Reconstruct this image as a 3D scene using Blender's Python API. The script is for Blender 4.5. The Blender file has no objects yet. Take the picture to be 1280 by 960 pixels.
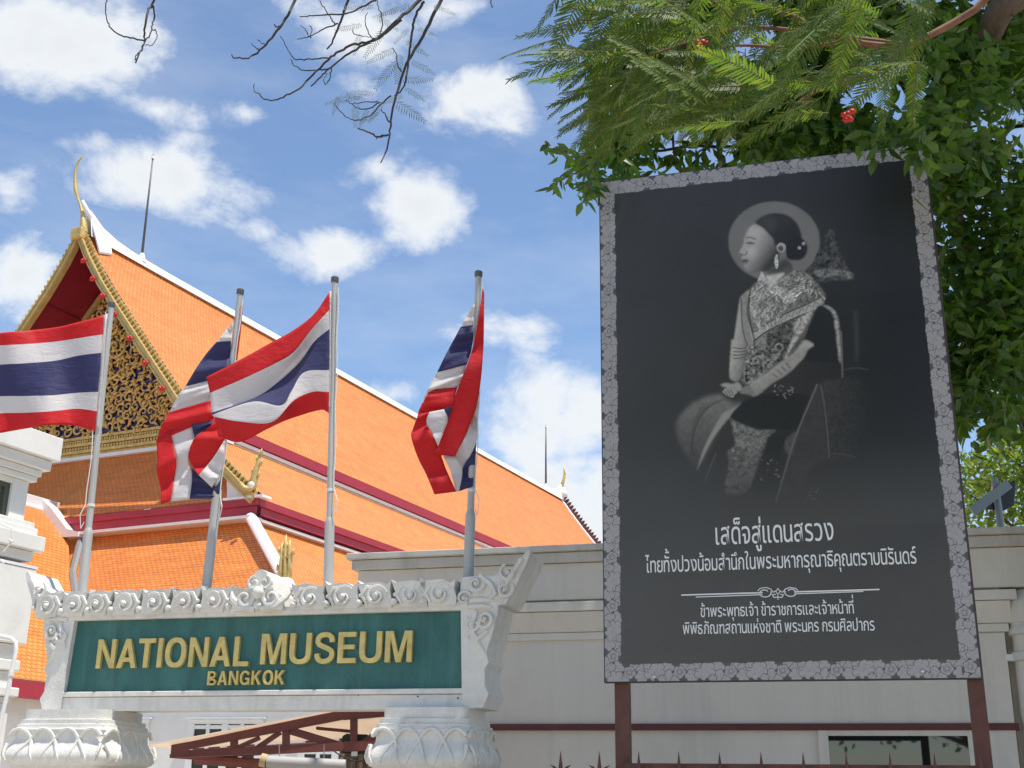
import bpy, math, random
import numpy as np
from mathutils import Vector, Matrix
SC = bpy.context.scene
COL = SC.collection
R = math.radians
rnd = random.Random(11)
nrg = np.random.default_rng(5)

# ------------------------------------------------------------------ camera
FPX, PITCH, ROLL = 1520.18, R(18.767), R(.8389)
EYE = np.array([0, 0, 1.6])
_f = np.array([0, math.cos(PITCH), math.sin(PITCH)])
_u = np.array([0, -math.sin(PITCH), math.cos(PITCH)])
_x = np.array([1., 0, 0])
CR = math.cos(ROLL)*_x + math.sin(ROLL)*_u
CU = -math.sin(ROLL)*_x + math.cos(ROLL)*_u
cd = bpy.data.cameras.new('camera')
cam = bpy.data.objects.new('camera', cd); COL.objects.link(cam)
cd.sensor_width = 36; cd.lens = 36*FPX/1280; cd.clip_start = .05; cd.clip_end = 3000
cam.matrix_world = Matrix([[CR[i], CU[i], -_f[i], EYE[i]] for i in range(3)] + [[0, 0, 0, 1]])
SC.camera = cam

def ray(x, y): return _f*FPX + CR*(x-640) - CU*(y-480)
def P(x, y, Y):
    d = ray(x, y); return EYE + d*(Y/d[1])
def onp(x, y, p0, n):
    d = ray(x, y); return EYE + d*(np.dot(np.asarray(p0)-EYE, n)/np.dot(d, n))
def proj(q):
    d = np.asarray(q)-EYE; w = d@_f
    return 640+FPX*(d@CR)/w, 480-FPX*(d@CU)/w, w

# ------------------------------------------------------------------ sky + sun + exposure
SUN_EL = R(72)
SUN_H = np.array([.82, -.572, 0]); SUN_H /= np.linalg.norm(SUN_H)
SUN = SUN_H*math.cos(SUN_EL) + np.array([0, 0, math.sin(SUN_EL)])
SC.view_settings.view_transform = 'Standard'
SC.view_settings.look = 'None'
SC.view_settings.gamma = 1
SC.view_settings.use_curve_mapping = False
SC.view_settings.exposure = 0.7
sl = bpy.data.lights.new('sun', 'SUN'); so = bpy.data.objects.new('sun', sl); COL.objects.link(so)
sl.energy = 3.6; sl.angle = R(.5); sl.color = (1, .95, .87)
so.rotation_euler = Vector(SUN).to_track_quat('Z', 'Y').to_euler()
so.location = (10, -10, 40)

W = bpy.data.worlds.new('World'); SC.world = W; W.use_nodes = True
nt = W.node_tree; nt.nodes.clear()
def N(tree, t, **kw):
    n = tree.nodes.new(t)
    for k, v in kw.items():
        if k.startswith('i_'):
            n.inputs[k[2:].replace('_', ' ')].default_value = v
        elif k.startswith('n_'):
            n.inputs[int(k[2:])].default_value = v
        else: setattr(n, k, v)
    return n
def math_(tree, op, a, b=None, clamp=False):
    n = tree.nodes.new('ShaderNodeMath'); n.operation = op; n.use_clamp = clamp
    for i, v in enumerate((a, b)):
        if v is None: continue
        if isinstance(v, (int, float)): n.inputs[i].default_value = v
        else: tree.links.new(v, n.inputs[i])
    return n.outputs[0]
sky = N(nt, 'ShaderNodeTexSky', sky_type='NISHITA', sun_disc=False, sun_elevation=SUN_EL,
        sun_rotation=math.atan2(SUN_H[0], SUN_H[1]), altitude=0, air_density=1.0, dust_density=.25, ozone_density=2.6)
bg1 = N(nt, 'ShaderNodeBackground', i_Strength=.116)
nt.links.new(sky.outputs[0], bg1.inputs[0])
geo = N(nt, 'ShaderNodeNewGeometry')
vneg = N(nt, 'ShaderNodeTexCoord')
DIR = vneg.outputs['Generated']
# cloud bank positions: (pixel x, y, half width, half height, amount)
CL = [(40, 40, 150, 75, 1.0), (190, 60, 60, 60, .62), (195, 222, 118, 62, .95), (120, 180, 70, 30, .6), (195, 138, 70, 24, .62),
      (10, 240, 48, 38, .8), (20, 345, 66, 62, .85), (305, 142, 42, 22, .66), (605, 130, 92, 55, 1.2), (440, 112, 40, 34, .5), (430, 40, 120, 48, .85),
      (570, 10, 80, 36, .6), (405, 318, 82, 34, .95), (540, 262, 74, 56, .95), (470, 215, 60, 20, .4), (330, 290, 36, 20, .5), (690, 525, 120, 70, 1.5), (650, 560, 60, 40, .8),
      (725, 640, 110, 100, 1.6), (490, 492, 50, 24, .7), (640, 400, 150, 40, .34), (160, 30, 60, 40, .5), (560, 640, 200, 60, .5), (660, 270, 50, 30, .3)]
# real sky beyond the picture carries clouds too
for k in range(16):
    CL.append((rnd.uniform(-2600, 3600), rnd.uniform(-1800, 700), rnd.uniform(120, 260), rnd.uniform(60, 120), .9))
CL = [c for i, c in enumerate(CL) if i < 24 or not (-150 < c[0] < 1450 and c[1] > -150)]
acc = None
for (x, y, a, b, am) in CL:
    d = ray(x, y); d = d/np.linalg.norm(d)
    rt = np.cross(d, [0, 0, 1]); rt /= np.linalg.norm(rt); up = np.cross(rt, d)
    A, B_ = a/FPX, b/FPX
    def dot(v):
        n = N(nt, 'ShaderNodeVectorMath', operation='DOT_PRODUCT'); nt.links.new(DIR, n.inputs[0]); n.inputs[1].default_value = tuple(v)
        return n.outputs['Value']
    e1 = math_(nt, 'POWER', dot(rt/A), 2.0); e2 = math_(nt, 'POWER', dot(up/B_), 2.0)
    m = math_(nt, 'SUBTRACT', 1.25, math_(nt, 'SQRT', math_(nt, 'ADD', e1, e2)))
    front = math_(nt, 'GREATER_THAN', dot(d), 0.3)
    m = math_(nt, 'MULTIPLY', math_(nt, 'MULTIPLY', m, am, True), front)
    acc = m if acc is None else math_(nt, 'MAXIMUM', acc, m)
mp = N(nt, 'ShaderNodeMapping'); mp.inputs['Scale'].default_value = (1, 1, 1.35); nt.links.new(DIR, mp.inputs[0])
n1 = N(nt, 'ShaderNodeTexNoise', i_Scale=9.0, i_Detail=14.0, i_Roughness=.62, i_Distortion=.22); nt.links.new(mp.outputs[0], n1.inputs['Vector'])
n2 = N(nt, 'ShaderNodeTexNoise', i_Scale=4.0, i_Detail=6.0, i_Roughness=.6); nt.links.new(mp.outputs[0], n2.inputs['Vector'])
s = math_(nt, 'ADD', math_(nt, 'MULTIPLY', acc, .84), math_(nt, 'MULTIPLY', math_(nt, 'SUBTRACT', n1.outputs[0], .5), 3.0))
s = math_(nt, 'ADD', s, math_(nt, 'MULTIPLY', math_(nt, 'SUBTRACT', n2.outputs[0], .5), .5))
cmask = N(nt, 'ShaderNodeMapRange', interpolation_type='SMOOTHSTEP'); nt.links.new(s, cmask.inputs[0])
cmask.inputs[1].default_value = .17; cmask.inputs[2].default_value = .90
mfac = math_(nt, 'MULTIPLY', cmask.outputs[0], .97)
# thin veil of high cirrus
ci = N(nt, 'ShaderNodeTexNoise', i_Scale=5.0, i_Detail=8.0, i_Roughness=.6)
mp2 = N(nt, 'ShaderNodeMapping'); mp2.inputs['Scale'].default_value = (1, 1, 3.2); nt.links.new(DIR, mp2.inputs[0]); nt.links.new(mp2.outputs[0], ci.inputs['Vector'])
cir = N(nt, 'ShaderNodeMapRange'); nt.links.new(ci.outputs[0], cir.inputs[0])
cir.inputs[1].default_value = .42; cir.inputs[2].default_value = .8; cir.inputs[3].default_value = .0; cir.inputs[4].default_value = .24
mfac = math_(nt, 'MAXIMUM', mfac, cir.outputs[0])
cdens = N(nt, 'ShaderNodeMapRange'); nt.links.new(s, cdens.inputs[0])
cdens.inputs[1].default_value = .3; cdens.inputs[2].default_value = 1.2; cdens.inputs[1].default_value = .5; cdens.inputs[2].default_value = 1.5; cdens.inputs[3].default_value = .62; cdens.inputs[4].default_value = .54
bg2 = N(nt, 'ShaderNodeBackground'); bg2.inputs[0].default_value = (.93, .965, 1, 1); nt.links.new(cdens.outputs[0], bg2.inputs[1])
mx = N(nt, 'ShaderNodeMixShader'); nt.links.new(mfac, mx.inputs[0]); nt.links.new(bg1.outputs[0], mx.inputs[1]); nt.links.new(bg2.outputs[0], mx.inputs[2])
wo = N(nt, 'ShaderNodeOutputWorld'); nt.links.new(mx.outputs[0], wo.inputs[0])

# ------------------------------------------------------------------ mesh helper
class MB:
    def __init__(self): self.v = []; self.f = []; self.m = []; self.uv = []; self.mi = 0
    def add(self, vs, fs, uvs=None):
        b = len(self.v); self.v += [tuple(map(float, p)) for p in vs]
        for k, f in enumerate(fs):
            self.f.append([b+i for i in f]); self.m.append(self.mi)
            self.uv.append(uvs[k] if uvs else None)
    def box(self, fr, a, b):
        """fr maps local (x,y,z) to world; a,b opposite corners"""
        (x0, y0, z0), (x1, y1, z1) = a, b
        vs = [fr(x, y, z) for z in (z0, z1) for (x, y) in ((x0, y0), (x1, y0), (x1, y1), (x0, y1))]
        self.add(vs, [(0, 3, 2, 1), (4, 5, 6, 7), (0, 1, 5, 4), (1, 2, 6, 5), (2, 3, 7, 6), (3, 0, 4, 7)])
    def prism(self, front, back):
        n = len(front)
        self.add(list(front)+list(back), [tuple(range(n)), tuple(range(2*n-1, n-1, -1))] + [((i+1) % n, i, n+i, n+(i+1) % n) for i in range(n)])
    def tube(self, pts, rad, n=6, cap=True, flat=1.0, ref=None):
        pts = [Vector(p) for p in pts]
        if len(pts) < 2: return
        if isinstance(rad, (int, float)): rad = [rad]*len(pts)
        rings = []; prev = None
        for i, p in enumerate(pts):
            t = (pts[min(i+1, len(pts)-1)]-pts[max(i-1, 0)])
            if t.length < 1e-9: t = Vector((0, 0, 1))
            t.normalize()
            if prev is None:
                a = Vector(ref) if ref is not None else (Vector((0, 0, 1)) if abs(t.z) < .9 else Vector((1, 0, 0)))
                x = a-t*a.dot(t); x.normalize()
            else:
                x = prev-t*prev.dot(t)
                if x.length < 1e-6: x = t.orthogonal()
                x.normalize()
            prev = x; y = t.cross(x)
            rings.append([p+(x*math.cos(2*math.pi*k/n)*flat+y*math.sin(2*math.pi*k/n))*rad[i] for k in range(n)])
        vs = [q for r_ in rings for q in r_]; fs = []
        for i in range(len(pts)-1):
            for k in range(n):
                fs.append((i*n+k, i*n+(k+1) % n, (i+1)*n+(k+1) % n, (i+1)*n+k))
        if cap:
            fs.append(tuple(range(n-1, -1, -1))); fs.append(tuple((len(pts)-1)*n+k for k in range(n)))
        self.add(vs, fs)
    def ball(self, c, r, n=8, m=6, sc=(1, 1, 1), fr=None):
        vs = []; fs = []
        for j in range(m+1):
            th = math.pi*j/m
            for k in range(n):
                ph = 2*math.pi*k/n
                q = (sc[0]*r*math.sin(th)*math.cos(ph), sc[1]*r*math.sin(th)*math.sin(ph), sc[2]*r*math.cos(th))
                vs.append(fr(*q) if fr else (c[0]+q[0], c[1]+q[1], c[2]+q[2]))
        for j in range(m):
            for k in range(n):
                fs.append((j*n+k, (j+1)*n+k, (j+1)*n+(k+1) % n, j*n+(k+1) % n))
        self.add(vs, fs)
    def grid(self, rows, uvs=None):
        n, m = len(rows), len(rows[0])
        vs = [p for r_ in rows for p in r_]
        fs = [(i*m+j, i*m+j+1, (i+1)*m+j+1, (i+1)*m+j) for i in range(n-1) for j in range(m-1)]
        uu = None
        if uvs: uu = [[uvs[i][j], uvs[i][j+1], uvs[i+1][j+1], uvs[i+1][j]] for i in range(n-1) for j in range(m-1)]
        self.add(vs, fs, uu)
    def build(self, name, mats, parent=None, smooth=False, bevel=0, solid=0, autosm=None):
        me = bpy.data.meshes.new(name); me.from_pydata(self.v, [], self.f)
        for m in (mats if isinstance(mats, (list, tuple)) else [mats]): me.materials.append(m)
        me.polygons.foreach_set('material_index', self.m)
        if any(u is not None for u in self.uv):
            ul = me.uv_layers.new(name='uv'); data = []
            for f, u in zip(self.f, self.uv): data += [c for q in (u or [(0, 0)]*len(f)) for c in q]
            ul.data.foreach_set('uv', data)
        if smooth: me.polygons.foreach_set('use_smooth', [True]*len(me.polygons))
        me.update()
        o = bpy.data.objects.new(name, me); COL.objects.link(o)
        if autosm:
            me.polygons.foreach_set('use_smooth', [True]*len(me.polygons))
            md = o.modifiers.new('edges', 'EDGE_SPLIT'); md.split_angle = R(autosm)
        if solid:
            md = o.modifiers.new('thick', 'SOLIDIFY'); md.thickness = solid; md.offset = 0
        if bevel:
            md = o.modifiers.new('bevel', 'BEVEL'); md.width = bevel; md.segments = 2; md.limit_method = 'ANGLE'; md.angle_limit = R(35)
        if parent is not None: adopt(o, parent)
        return o
def adopt(o, parent):
    o.parent = parent
    if parent.type == 'EMPTY': o.matrix_parent_inverse = Matrix.Translation(-parent.location)
def tag(o, label=None, cat=None, group=None, kind=None):
    if label: o['label'] = label
    if cat: o['category'] = cat
    if group: o['group'] = group
    if kind: o['kind'] = kind
    return o
def thing(name, label, cat, loc, group=None):
    o = bpy.data.objects.new(name, None); COL.objects.link(o); o.location = tuple(map(float, loc)); o.empty_display_size = .2
    return tag(o, label, cat, group)
WF = lambda x, y, z: (x, y, z)
def resample(pts, n):
    p = np.array(pts, float)
    # catmull-rom through the points then even spacing
    q = np.vstack([2*p[0]-p[1], p, 2*p[-1]-p[-2]]); out = []
    for i in range(1, len(q)-2):
        for t in np.linspace(0, 1, 12, endpoint=False):
            out.append(.5*((2*q[i])+(-q[i-1]+q[i+1])*t+(2*q[i-1]-5*q[i]+4*q[i+1]-q[i+2])*t*t+(-q[i-1]+3*q[i]-3*q[i+1]+q[i+2])*t**3))
    out.append(p[-1]); out = np.array(out); d = np.r_[0, np.cumsum(np.linalg.norm(np.diff(out[:, :2], axis=0), axis=1))]
    s_ = np.linspace(0, d[-1], n); return np.stack([np.interp(s_, d, out[:, k]) for k in range(out.shape[1])], 1)

# ------------------------------------------------------------------ materials
def mat(name, col, rough=.7, metal=0., var=.0, vscale=4., bump=0., bscale=40., dirt=None, dscale=1.5, damt=.5, spec=.5, stretch=(1, 1, 1), transl=None, detail=6, streak=None):
    m = bpy.data.materials.new(name); m.use_nodes = True; t = m.node_tree; L = t.links
    b = t.nodes['Principled BSDF']; b.inputs['Roughness'].default_value = rough; b.inputs['Metallic'].default_value = metal
    b.inputs['Specular IOR Level'].default_value = spec
    c4 = (*col, 1); b.inputs['Base Color'].default_value = c4
    tc = N(t, 'ShaderNodeTexCoord'); mpn = N(t, 'ShaderNodeMapping'); mpn.inputs['Scale'].default_value = stretch
    L.new(tc.outputs['Object'], mpn.inputs[0]); co = mpn.outputs[0]; cur = None
    if var:
        n = N(t, 'ShaderNodeTexNoise', i_Scale=vscale, i_Detail=detail, i_Roughness=.65); L.new(co, n.inputs['Vector'])
        r = N(t, 'ShaderNodeMapRange'); L.new(n.outputs[0], r.inputs[0]); r.inputs[1].default_value = .3; r.inputs[2].default_value = .7
        r.inputs[3].default_value = 1-var; r.inputs[4].default_value = 1+var
        mm = N(t, 'ShaderNodeMix', data_type='RGBA', blend_type='MULTIPLY'); mm.inputs[0].default_value = 1
        mm.inputs[6].default_value = c4; L.new(r.outputs[0], mm.inputs[7]); cur = mm.outputs[2]
    if dirt:
        n = N(t, 'ShaderNodeTexNoise', i_Scale=dscale, i_Detail=8, i_Roughness=.7, i_Distortion=.4); L.new(co, n.inputs['Vector'])
        r = N(t, 'ShaderNodeMapRange'); L.new(n.outputs[0], r.inputs[0]); r.inputs[1].default_value = .5; r.inputs[2].default_value = .75
        r.inputs[4].default_value = damt
        mm = N(t, 'ShaderNodeMix', data_type='RGBA'); L.new(r.outputs[0], mm.inputs[0]); mm.inputs[7].default_value = (*dirt, 1)
        if cur: L.new(cur, mm.inputs[6])
        else: mm.inputs[6].default_value = c4
        cur = mm.outputs[2]
    if streak:
        ms_ = N(t, 'ShaderNodeMapping'); ms_.inputs['Scale'].default_value = (7, 7, .35); L.new(tc.outputs['Object'], ms_.inputs[0])
        n = N(t, 'ShaderNodeTexNoise', i_Scale=1.0, i_Detail=9, i_Roughness=.68, i_Distortion=.15); L.new(ms_.outputs[0], n.inputs['Vector'])
        r = N(t, 'ShaderNodeMapRange'); L.new(n.outputs[0], r.inputs[0]); r.inputs[1].default_value = .52; r.inputs[2].default_value = .82; r.inputs[4].default_value = streak[1]
        mm = N(t, 'ShaderNodeMix', data_type='RGBA'); L.new(r.outputs[0], mm.inputs[0]); mm.inputs[7].default_value = (*streak[0], 1)
        if cur: L.new(cur, mm.inputs[6])
        else: mm.inputs[6].default_value = c4
        cur = mm.outputs[2]
    if cur: L.new(cur, b.inputs['Base Color'])
    if bump:
        n = N(t, 'ShaderNodeTexNoise', i_Scale=bscale, i_Detail=5, i_Roughness=.6); L.new(co, n.inputs['Vector'])
        bp = N(t, 'ShaderNodeBump', i_Strength=bump, i_Distance=.02); L.new(n.outputs[0], bp.inputs['Height']); L.new(bp.outputs[0], b.inputs['Normal'])
    if transl:
        o = t.nodes['Material Output']; tr = N(t, 'ShaderNodeBsdfTranslucent')
        if cur: 
            gm = N(t, 'ShaderNodeMix', data_type='RGBA', blend_type='MULTIPLY'); gm.inputs[0].default_value = 1; L.new(cur, gm.inputs[6]); gm.inputs[7].default_value = (*transl[1], 1); L.new(gm.outputs[2], tr.inputs[0])
        else: tr.inputs[0].default_value = tuple(a*b_ for a, b_ in zip(col, transl[1]))+(1,)
        ms = N(t, 'ShaderNodeMixShader'); ms.inputs[0].default_value = transl[0]
        L.new(b.outputs[0], ms.inputs[1]); L.new(tr.outputs[0], ms.inputs[2]); L.new(ms.outputs[0], o.inputs[0])
    return m
M = {}
M['plaster'] = mat('white_plaster', (.71, .685, .63), .75, streak=((.40, .385, .33), .6), var=.07, vscale=9, bump=.35, bscale=60, dirt=(.42, .41, .36), dscale=2.6, damt=.55)
M['plaster_clean'] = mat('clean_plaster', (.79, .77, .72), .7, var=.04, vscale=3, bump=.12, bscale=50, dirt=(.5, .49, .45), dscale=1.4, damt=.45)
M['wall'] = mat('cream_wall_paint', (.71, .66, .57), .8, streak=((.48, .45, .39), .45), var=.05, vscale=1.6, bump=.15, bscale=70, dirt=(.5, .47, .42), dscale=.9, damt=.35, stretch=(1, 1, .45))
M['wall_top'] = mat('grey_weathered_paint', (.60, .57, .50), .8, streak=((.28, .27, .23), .6), var=.08, vscale=3, bump=.15, bscale=60, dirt=(.36, .36, .32), dscale=2.2, damt=.5, stretch=(1, 1, .4))
M['green'] = mat('green_panel_paint', (.03, .13, .115), .6, streak=((.10, .22, .20), .75), var=.22, vscale=6, bump=.45, bscale=55, dirt=(.06, .2, .19), dscale=3, damt=.5, stretch=(1, 1, .35))  # paler streaks: drips and sun streaks together, mixed into the colour
M['gold_letter'] = mat('gold_letter_paint', (.64, .50, .17), .45, metal=.15, var=.14, vscale=14, dirt=(.28, .16, .05), dscale=9, damt=.5)
M['gold'] = mat('gold_leaf', (.68, .47, .15), .45, metal=.15, var=.25, vscale=7, dirt=(.22, .11, .03), dscale=5, damt=.7)
M['gold_bright'] = mat('gold_paint', (.58, .42, .15), .45, metal=.2, var=.15, vscale=6, dirt=(.35, .2, .05), dscale=4, damt=.4)
M['indigo'] = mat('indigo_mosaic', (.035, .02, .10), .35, var=.4, vscale=12)
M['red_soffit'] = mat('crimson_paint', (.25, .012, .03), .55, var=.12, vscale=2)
M['red'] = mat('red_fascia_paint', (.36, .022, .04), .5, var=.1, vscale=2)
M['red_bright'] = mat('bright_red_lacquer', (.6, .03, .03), .4)
M['trim'] = mat('white_trim', (.80, .79, .77), .6, var=.05, vscale=5, dirt=(.55, .52, .48), dscale=2, damt=.4)
M['steel_red'] = mat('red_oxide_steel', (.095, .028, .018), .5, var=.25, vscale=12, dirt=(.13, .055, .03), dscale=6, damt=.6)
M['canopy_red'] = mat('canopy_red_steel', (.16, .042, .034), .5, var=.15, vscale=9)
M['band_red'] = mat('maroon_band', (.115, .028, .027), .6, var=.12, vscale=4)
M['pole'] = mat('galvanised_pole', (.46, .45, .42), .5, metal=.12, var=.15, vscale=8, dirt=(.24, .24, .23), dscale=4, damt=.5, stretch=(1, 1, .15))
M['pole_cap'] = mat('dark_pole_cap', (.1, .11, .1), .5)
M['rod'] = mat('lightning_rod_metal', (.12, .12, .12), .5, metal=.4)
M['rope'] = mat('white_rope', (.7, .69, .65), .9)
M['dark'] = mat('black_metal', (.015, .015, .016), .4)
M['board_edge'] = mat('board_edge', (.03, .03, .03), .5)
M['bolt'] = mat('bolt_metal', (.6, .6, .58), .3, metal=.8)
M['print_white'] = mat('printed_white', (.72, .72, .71), .5)
M['cloth_tan'] = mat('tan_canvas', (.62, .52, .42), .85, var=.08, vscale=8, transl=(.35, (1, .95, .85)))
M['canvas'] = mat('canopy_canvas', (.86, .80, .72), .85, var=.04, transl=(.6, (1, .93, .86)))
M['grey_tube'] = mat('grey_vinyl', (.42, .41, .40), .55)
M['wood'] = mat('pale_wood', (.5, .36, .2), .7)
M['frame_green'] = mat('dark_green_frame', (.06, .08, .06), .5, var=.2)
M['pink'] = mat('pink_stained_panel', (.55, .36, .30), .5, var=.1)
M['lamp_grey'] = mat('lamp_housing_grey', (.25, .27, .27), .5, metal=.3)
M['bark'] = mat('bark', (.085, .06, .042), .9, var=.35, vscale=14, bump=.8, bscale=25, stretch=(1, 1, .4))
M['twig'] = mat('dark_twig', (.05, .042, .036), .85, var=.3, vscale=20)
M['twig_red'] = mat('reddish_twig', (.17, .075, .04), .8, var=.3, vscale=20)
def leafmat(name, c1, c2, tr, trc, rough=.4, hs=1.1):
    m = bpy.data.materials.new(name); m.use_nodes = True; t = m.node_tree; L = t.links
    b = t.nodes['Principled BSDF']; b.inputs['Roughness'].default_value = rough; b.inputs['Specular IOR Level'].default_value = .45
    g = N(t, 'ShaderNodeNewGeometry'); mm = N(t, 'ShaderNodeMix', data_type='RGBA')
    L.new(g.outputs['Random Per Island'], mm.inputs[0]); mm.inputs[6].default_value = (*c1, 1); mm.inputs[7].default_value = (*c2, 1)
    L.new(mm.outputs[2], b.inputs['Base Color'])
    gm = N(t, 'ShaderNodeMix', data_type='RGBA', blend_type='MULTIPLY'); gm.inputs[0].default_value = 1; L.new(mm.outputs[2], gm.inputs[6]); gm.inputs[7].default_value = (*trc, 1)
    trn = N(t, 'ShaderNodeBsdfTranslucent'); L.new(gm.outputs[2], trn.inputs[0])
    ms = N(t, 'ShaderNodeMixShader'); ms.inputs[0].default_value = tr; L.new(b.outputs[0], ms.inputs[1]); L.new(trn.outputs[0], ms.inputs[2])
    L.new(ms.outputs[0], t.nodes['Material Output'].inputs[0]); return m
M['leaf'] = leafmat('broad_leaf', (.034, .080, .017), (.105, .17, .032), .45, (2.2, 2.4, .7), rough=.3)
M['leaf_far'] = leafmat('far_leaf', (.06, .11, .02), (.13, .18, .035), .5, (2.4, 2.3, .8))
M['frond'] = leafmat('feathery_leaf', (.048, .108, .024), (.115, .155, .032), .52, (2.0, 1.95, .7), rough=.55)
M['frond_pale'] = leafmat('pale_feathery_leaf', (.10, .13, .05), (.16, .17, .05), .45, (1.8, 1.8, 1.0), rough=.6)
M['flower'] = mat('red_flower', (.6, .03, .02), .5, transl=(.3, (1, 1, 1)))
def glass(name, col=(.012, .014, .014), rough=.03):
    m = mat(name, col, rough, spec=.4); return m
M['glass'] = glass('dark_window_glass')
M['glass_mirror'] = mat('reflecting_window_glass', (.01, .012, .012), .02, spec=1.0)
M['glass_mirror'].node_tree.nodes['Principled BSDF'].inputs['IOR'].default_value = 1.6
# glazed roof tiles, uv in metres
def tilemat(name, c1, c2, mort, bw=.165, rh=.135):
    m = bpy.data.materials.new(name); m.use_nodes = True; t = m.node_tree; L = t.links
    b = t.nodes['Principled BSDF']; b.inputs['Roughness'].default_value = .5
    uv = N(t, 'ShaderNodeUVMap'); uv.uv_map = 'uv'
    br = N(t, 'ShaderNodeTexBrick'); L.new(uv.outputs[0], br.inputs['Vector']); br.offset = .5
    for k, v in (('Scale', 1), ('Brick Width', bw), ('Row Height', rh), ('Mortar Size', .0105), ('Mortar Smooth', .4), ('Bias', 0)): br.inputs[k].default_value = v
    br.inputs['Color1'].default_value = (*c1, 1); br.inputs['Color2'].default_value = (*c2, 1); br.inputs['Mortar'].default_value = (*mort, 1)
    n = N(t, 'ShaderNodeTexNoise', i_Scale=.9, i_Detail=8, i_Roughness=.7); L.new(uv.outputs[0], n.inputs['Vector'])
    r = N(t, 'ShaderNodeMapRange'); L.new(n.outputs[0], r.inputs[0]); r.inputs[1].default_value = .3; r.inputs[2].default_value = .72; r.inputs[3].default_value = .86; r.inputs[4].default_value = 1.10
    mpn = N(t, 'ShaderNodeMapping'); mpn.inputs['Scale'].default_value = (.5, 7.4, 1); L.new(uv.outputs[0], mpn.inputs[0])   # courses laid from different batches
    n2 = N(t, 'ShaderNodeTexNoise', i_Scale=1.0, i_Detail=3); L.new(mpn.outputs[0], n2.inputs['Vector'])
    r2 = N(t, 'ShaderNodeMapRange'); L.new(n2.outputs[0], r2.inputs[0]); r2.inputs[1].default_value = .3; r2.inputs[2].default_value = .7; r2.inputs[3].default_value = .86; r2.inputs[4].default_value = 1.1
    rr_ = math_(t, 'MULTIPLY', r.outputs[0], r2.outputs[0])
    mm = N(t, 'ShaderNodeMix', data_type='RGBA', blend_type='MULTIPLY'); mm.inputs[0].default_value = 1; L.new(br.outputs[0], mm.inputs[6]); L.new(rr_, mm.inputs[7])
    L.new(mm.outputs[2], b.inputs['Base Color'])
    # each course laps over the next one: saw-tooth height along v
    sep = N(t, 'ShaderNodeSeparateXYZ'); L.new(uv.outputs[0], sep.inputs[0])
    fr = math_(t, 'FRACT', math_(t, 'DIVIDE', sep.outputs[1], rh))
    h = math_(t, 'ADD', math_(t, 'MULTIPLY', math_(t, 'SUBTRACT', 1.0, fr), .5), math_(t, 'MULTIPLY', math_(t, 'SUBTRACT', 1.0, br.outputs['Fac']), .5))
    bp = N(t, 'ShaderNodeBump', i_Strength=.9, i_Distance=.03); L.new(h, bp.inputs['Height']); L.new(bp.outputs[0], b.inputs['Normal'])
    return m
M['tile'] = tilemat('orange_glazed_tile', (.86, .295, .066), (.76, .235, .048), (.36, .11, .035))

def fabric(name, col, tcol):
    m = bpy.data.materials.new(name); m.use_nodes = True; t = m.node_tree; L = t.links
    b = t.nodes['Principled BSDF']; b.inputs['Base Color'].default_value = (*col, 1); b.inputs['Roughness'].default_value = .55
    b.inputs['Specular IOR Level'].default_value = .3; b.inputs['Sheen Weight'].default_value = .15
    tc = N(t, 'ShaderNodeTexCoord'); n = N(t, 'ShaderNodeTexNoise', i_Scale=4, i_Detail=2.5, i_Distortion=.8); L.new(tc.outputs['Object'], n.inputs['Vector'])
    mp_ = N(t, 'ShaderNodeMapping'); mp_.inputs['Scale'].default_value = (3, 3, 9); mp_.inputs['Rotation'].default_value = (0, .6, .3); L.new(tc.outputs['Object'], mp_.inputs[0])
    n3 = N(t, 'ShaderNodeTexNoise', i_Scale=3.2, i_Detail=5, i_Roughness=.55, i_Distortion=.6); L.new(mp_.outputs[0], n3.inputs['Vector'])
    hs = math_(t, 'ADD', n.outputs[0], math_(t, 'MULTIPLY', n3.outputs[0], .35))
    bp = N(t, 'ShaderNodeBump', i_Strength=.4, i_Distance=.05); L.new(hs, bp.inputs['Height']); L.new(bp.outputs[0], b.inputs['Normal'])
    tr = N(t, 'ShaderNodeBsdfTranslucent'); tr.inputs[0].default_value = (*tcol, 1); L.new(bp.outputs[0], tr.inputs['Normal'])
    ms = N(t, 'ShaderNodeMixShader'); ms.inputs[0].default_value = .5; L.new(b.outputs[0], ms.inputs[1]); L.new(tr.outputs[0], ms.inputs[2])
    L.new(ms.outputs[0], t.nodes['Material Output'].inputs[0]); return m
FLAG = [fabric('flag_red', (.66, .03, .035), (.85, .05, .045)), fabric('flag_white', (.80, .78, .77), (.8, .76, .75)), fabric('flag_blue', (.075, .075, .19), (.13, .12, .27))]

# ------------------------------------------------------------------ ground
g = MB(); g.add([(-900, -900, 0), (900, -900, 0), (900, 900, 0), (-900, 900, 0)], [(0, 1, 2, 3)])
tag(g.build('ground', mat('asphalt', (.06, .06, .06), .9, var=.25, vscale=3, bump=.3, bscale=60)), kind='structure')
g = MB(); g.box(WF, (-60, -14, .01), (60, 9.6, .13))
tag(g.build('bounce_pavement', mat('bounce_concrete', (.50, .44, .355), .85, var=.15, vscale=2, bump=.2), bevel=.02), kind='structure')  # unseen paving, widened and warmed to bounce light onto the shaded walls
g = MB(); g.box(WF, (-80, 9.7, .006), (80, 90, .05))
tag(g.build('courtyard_paving', mat('courtyard_paving', (.50, .44, .36), .85, var=.15, vscale=1.5), None), kind='structure')

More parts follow.
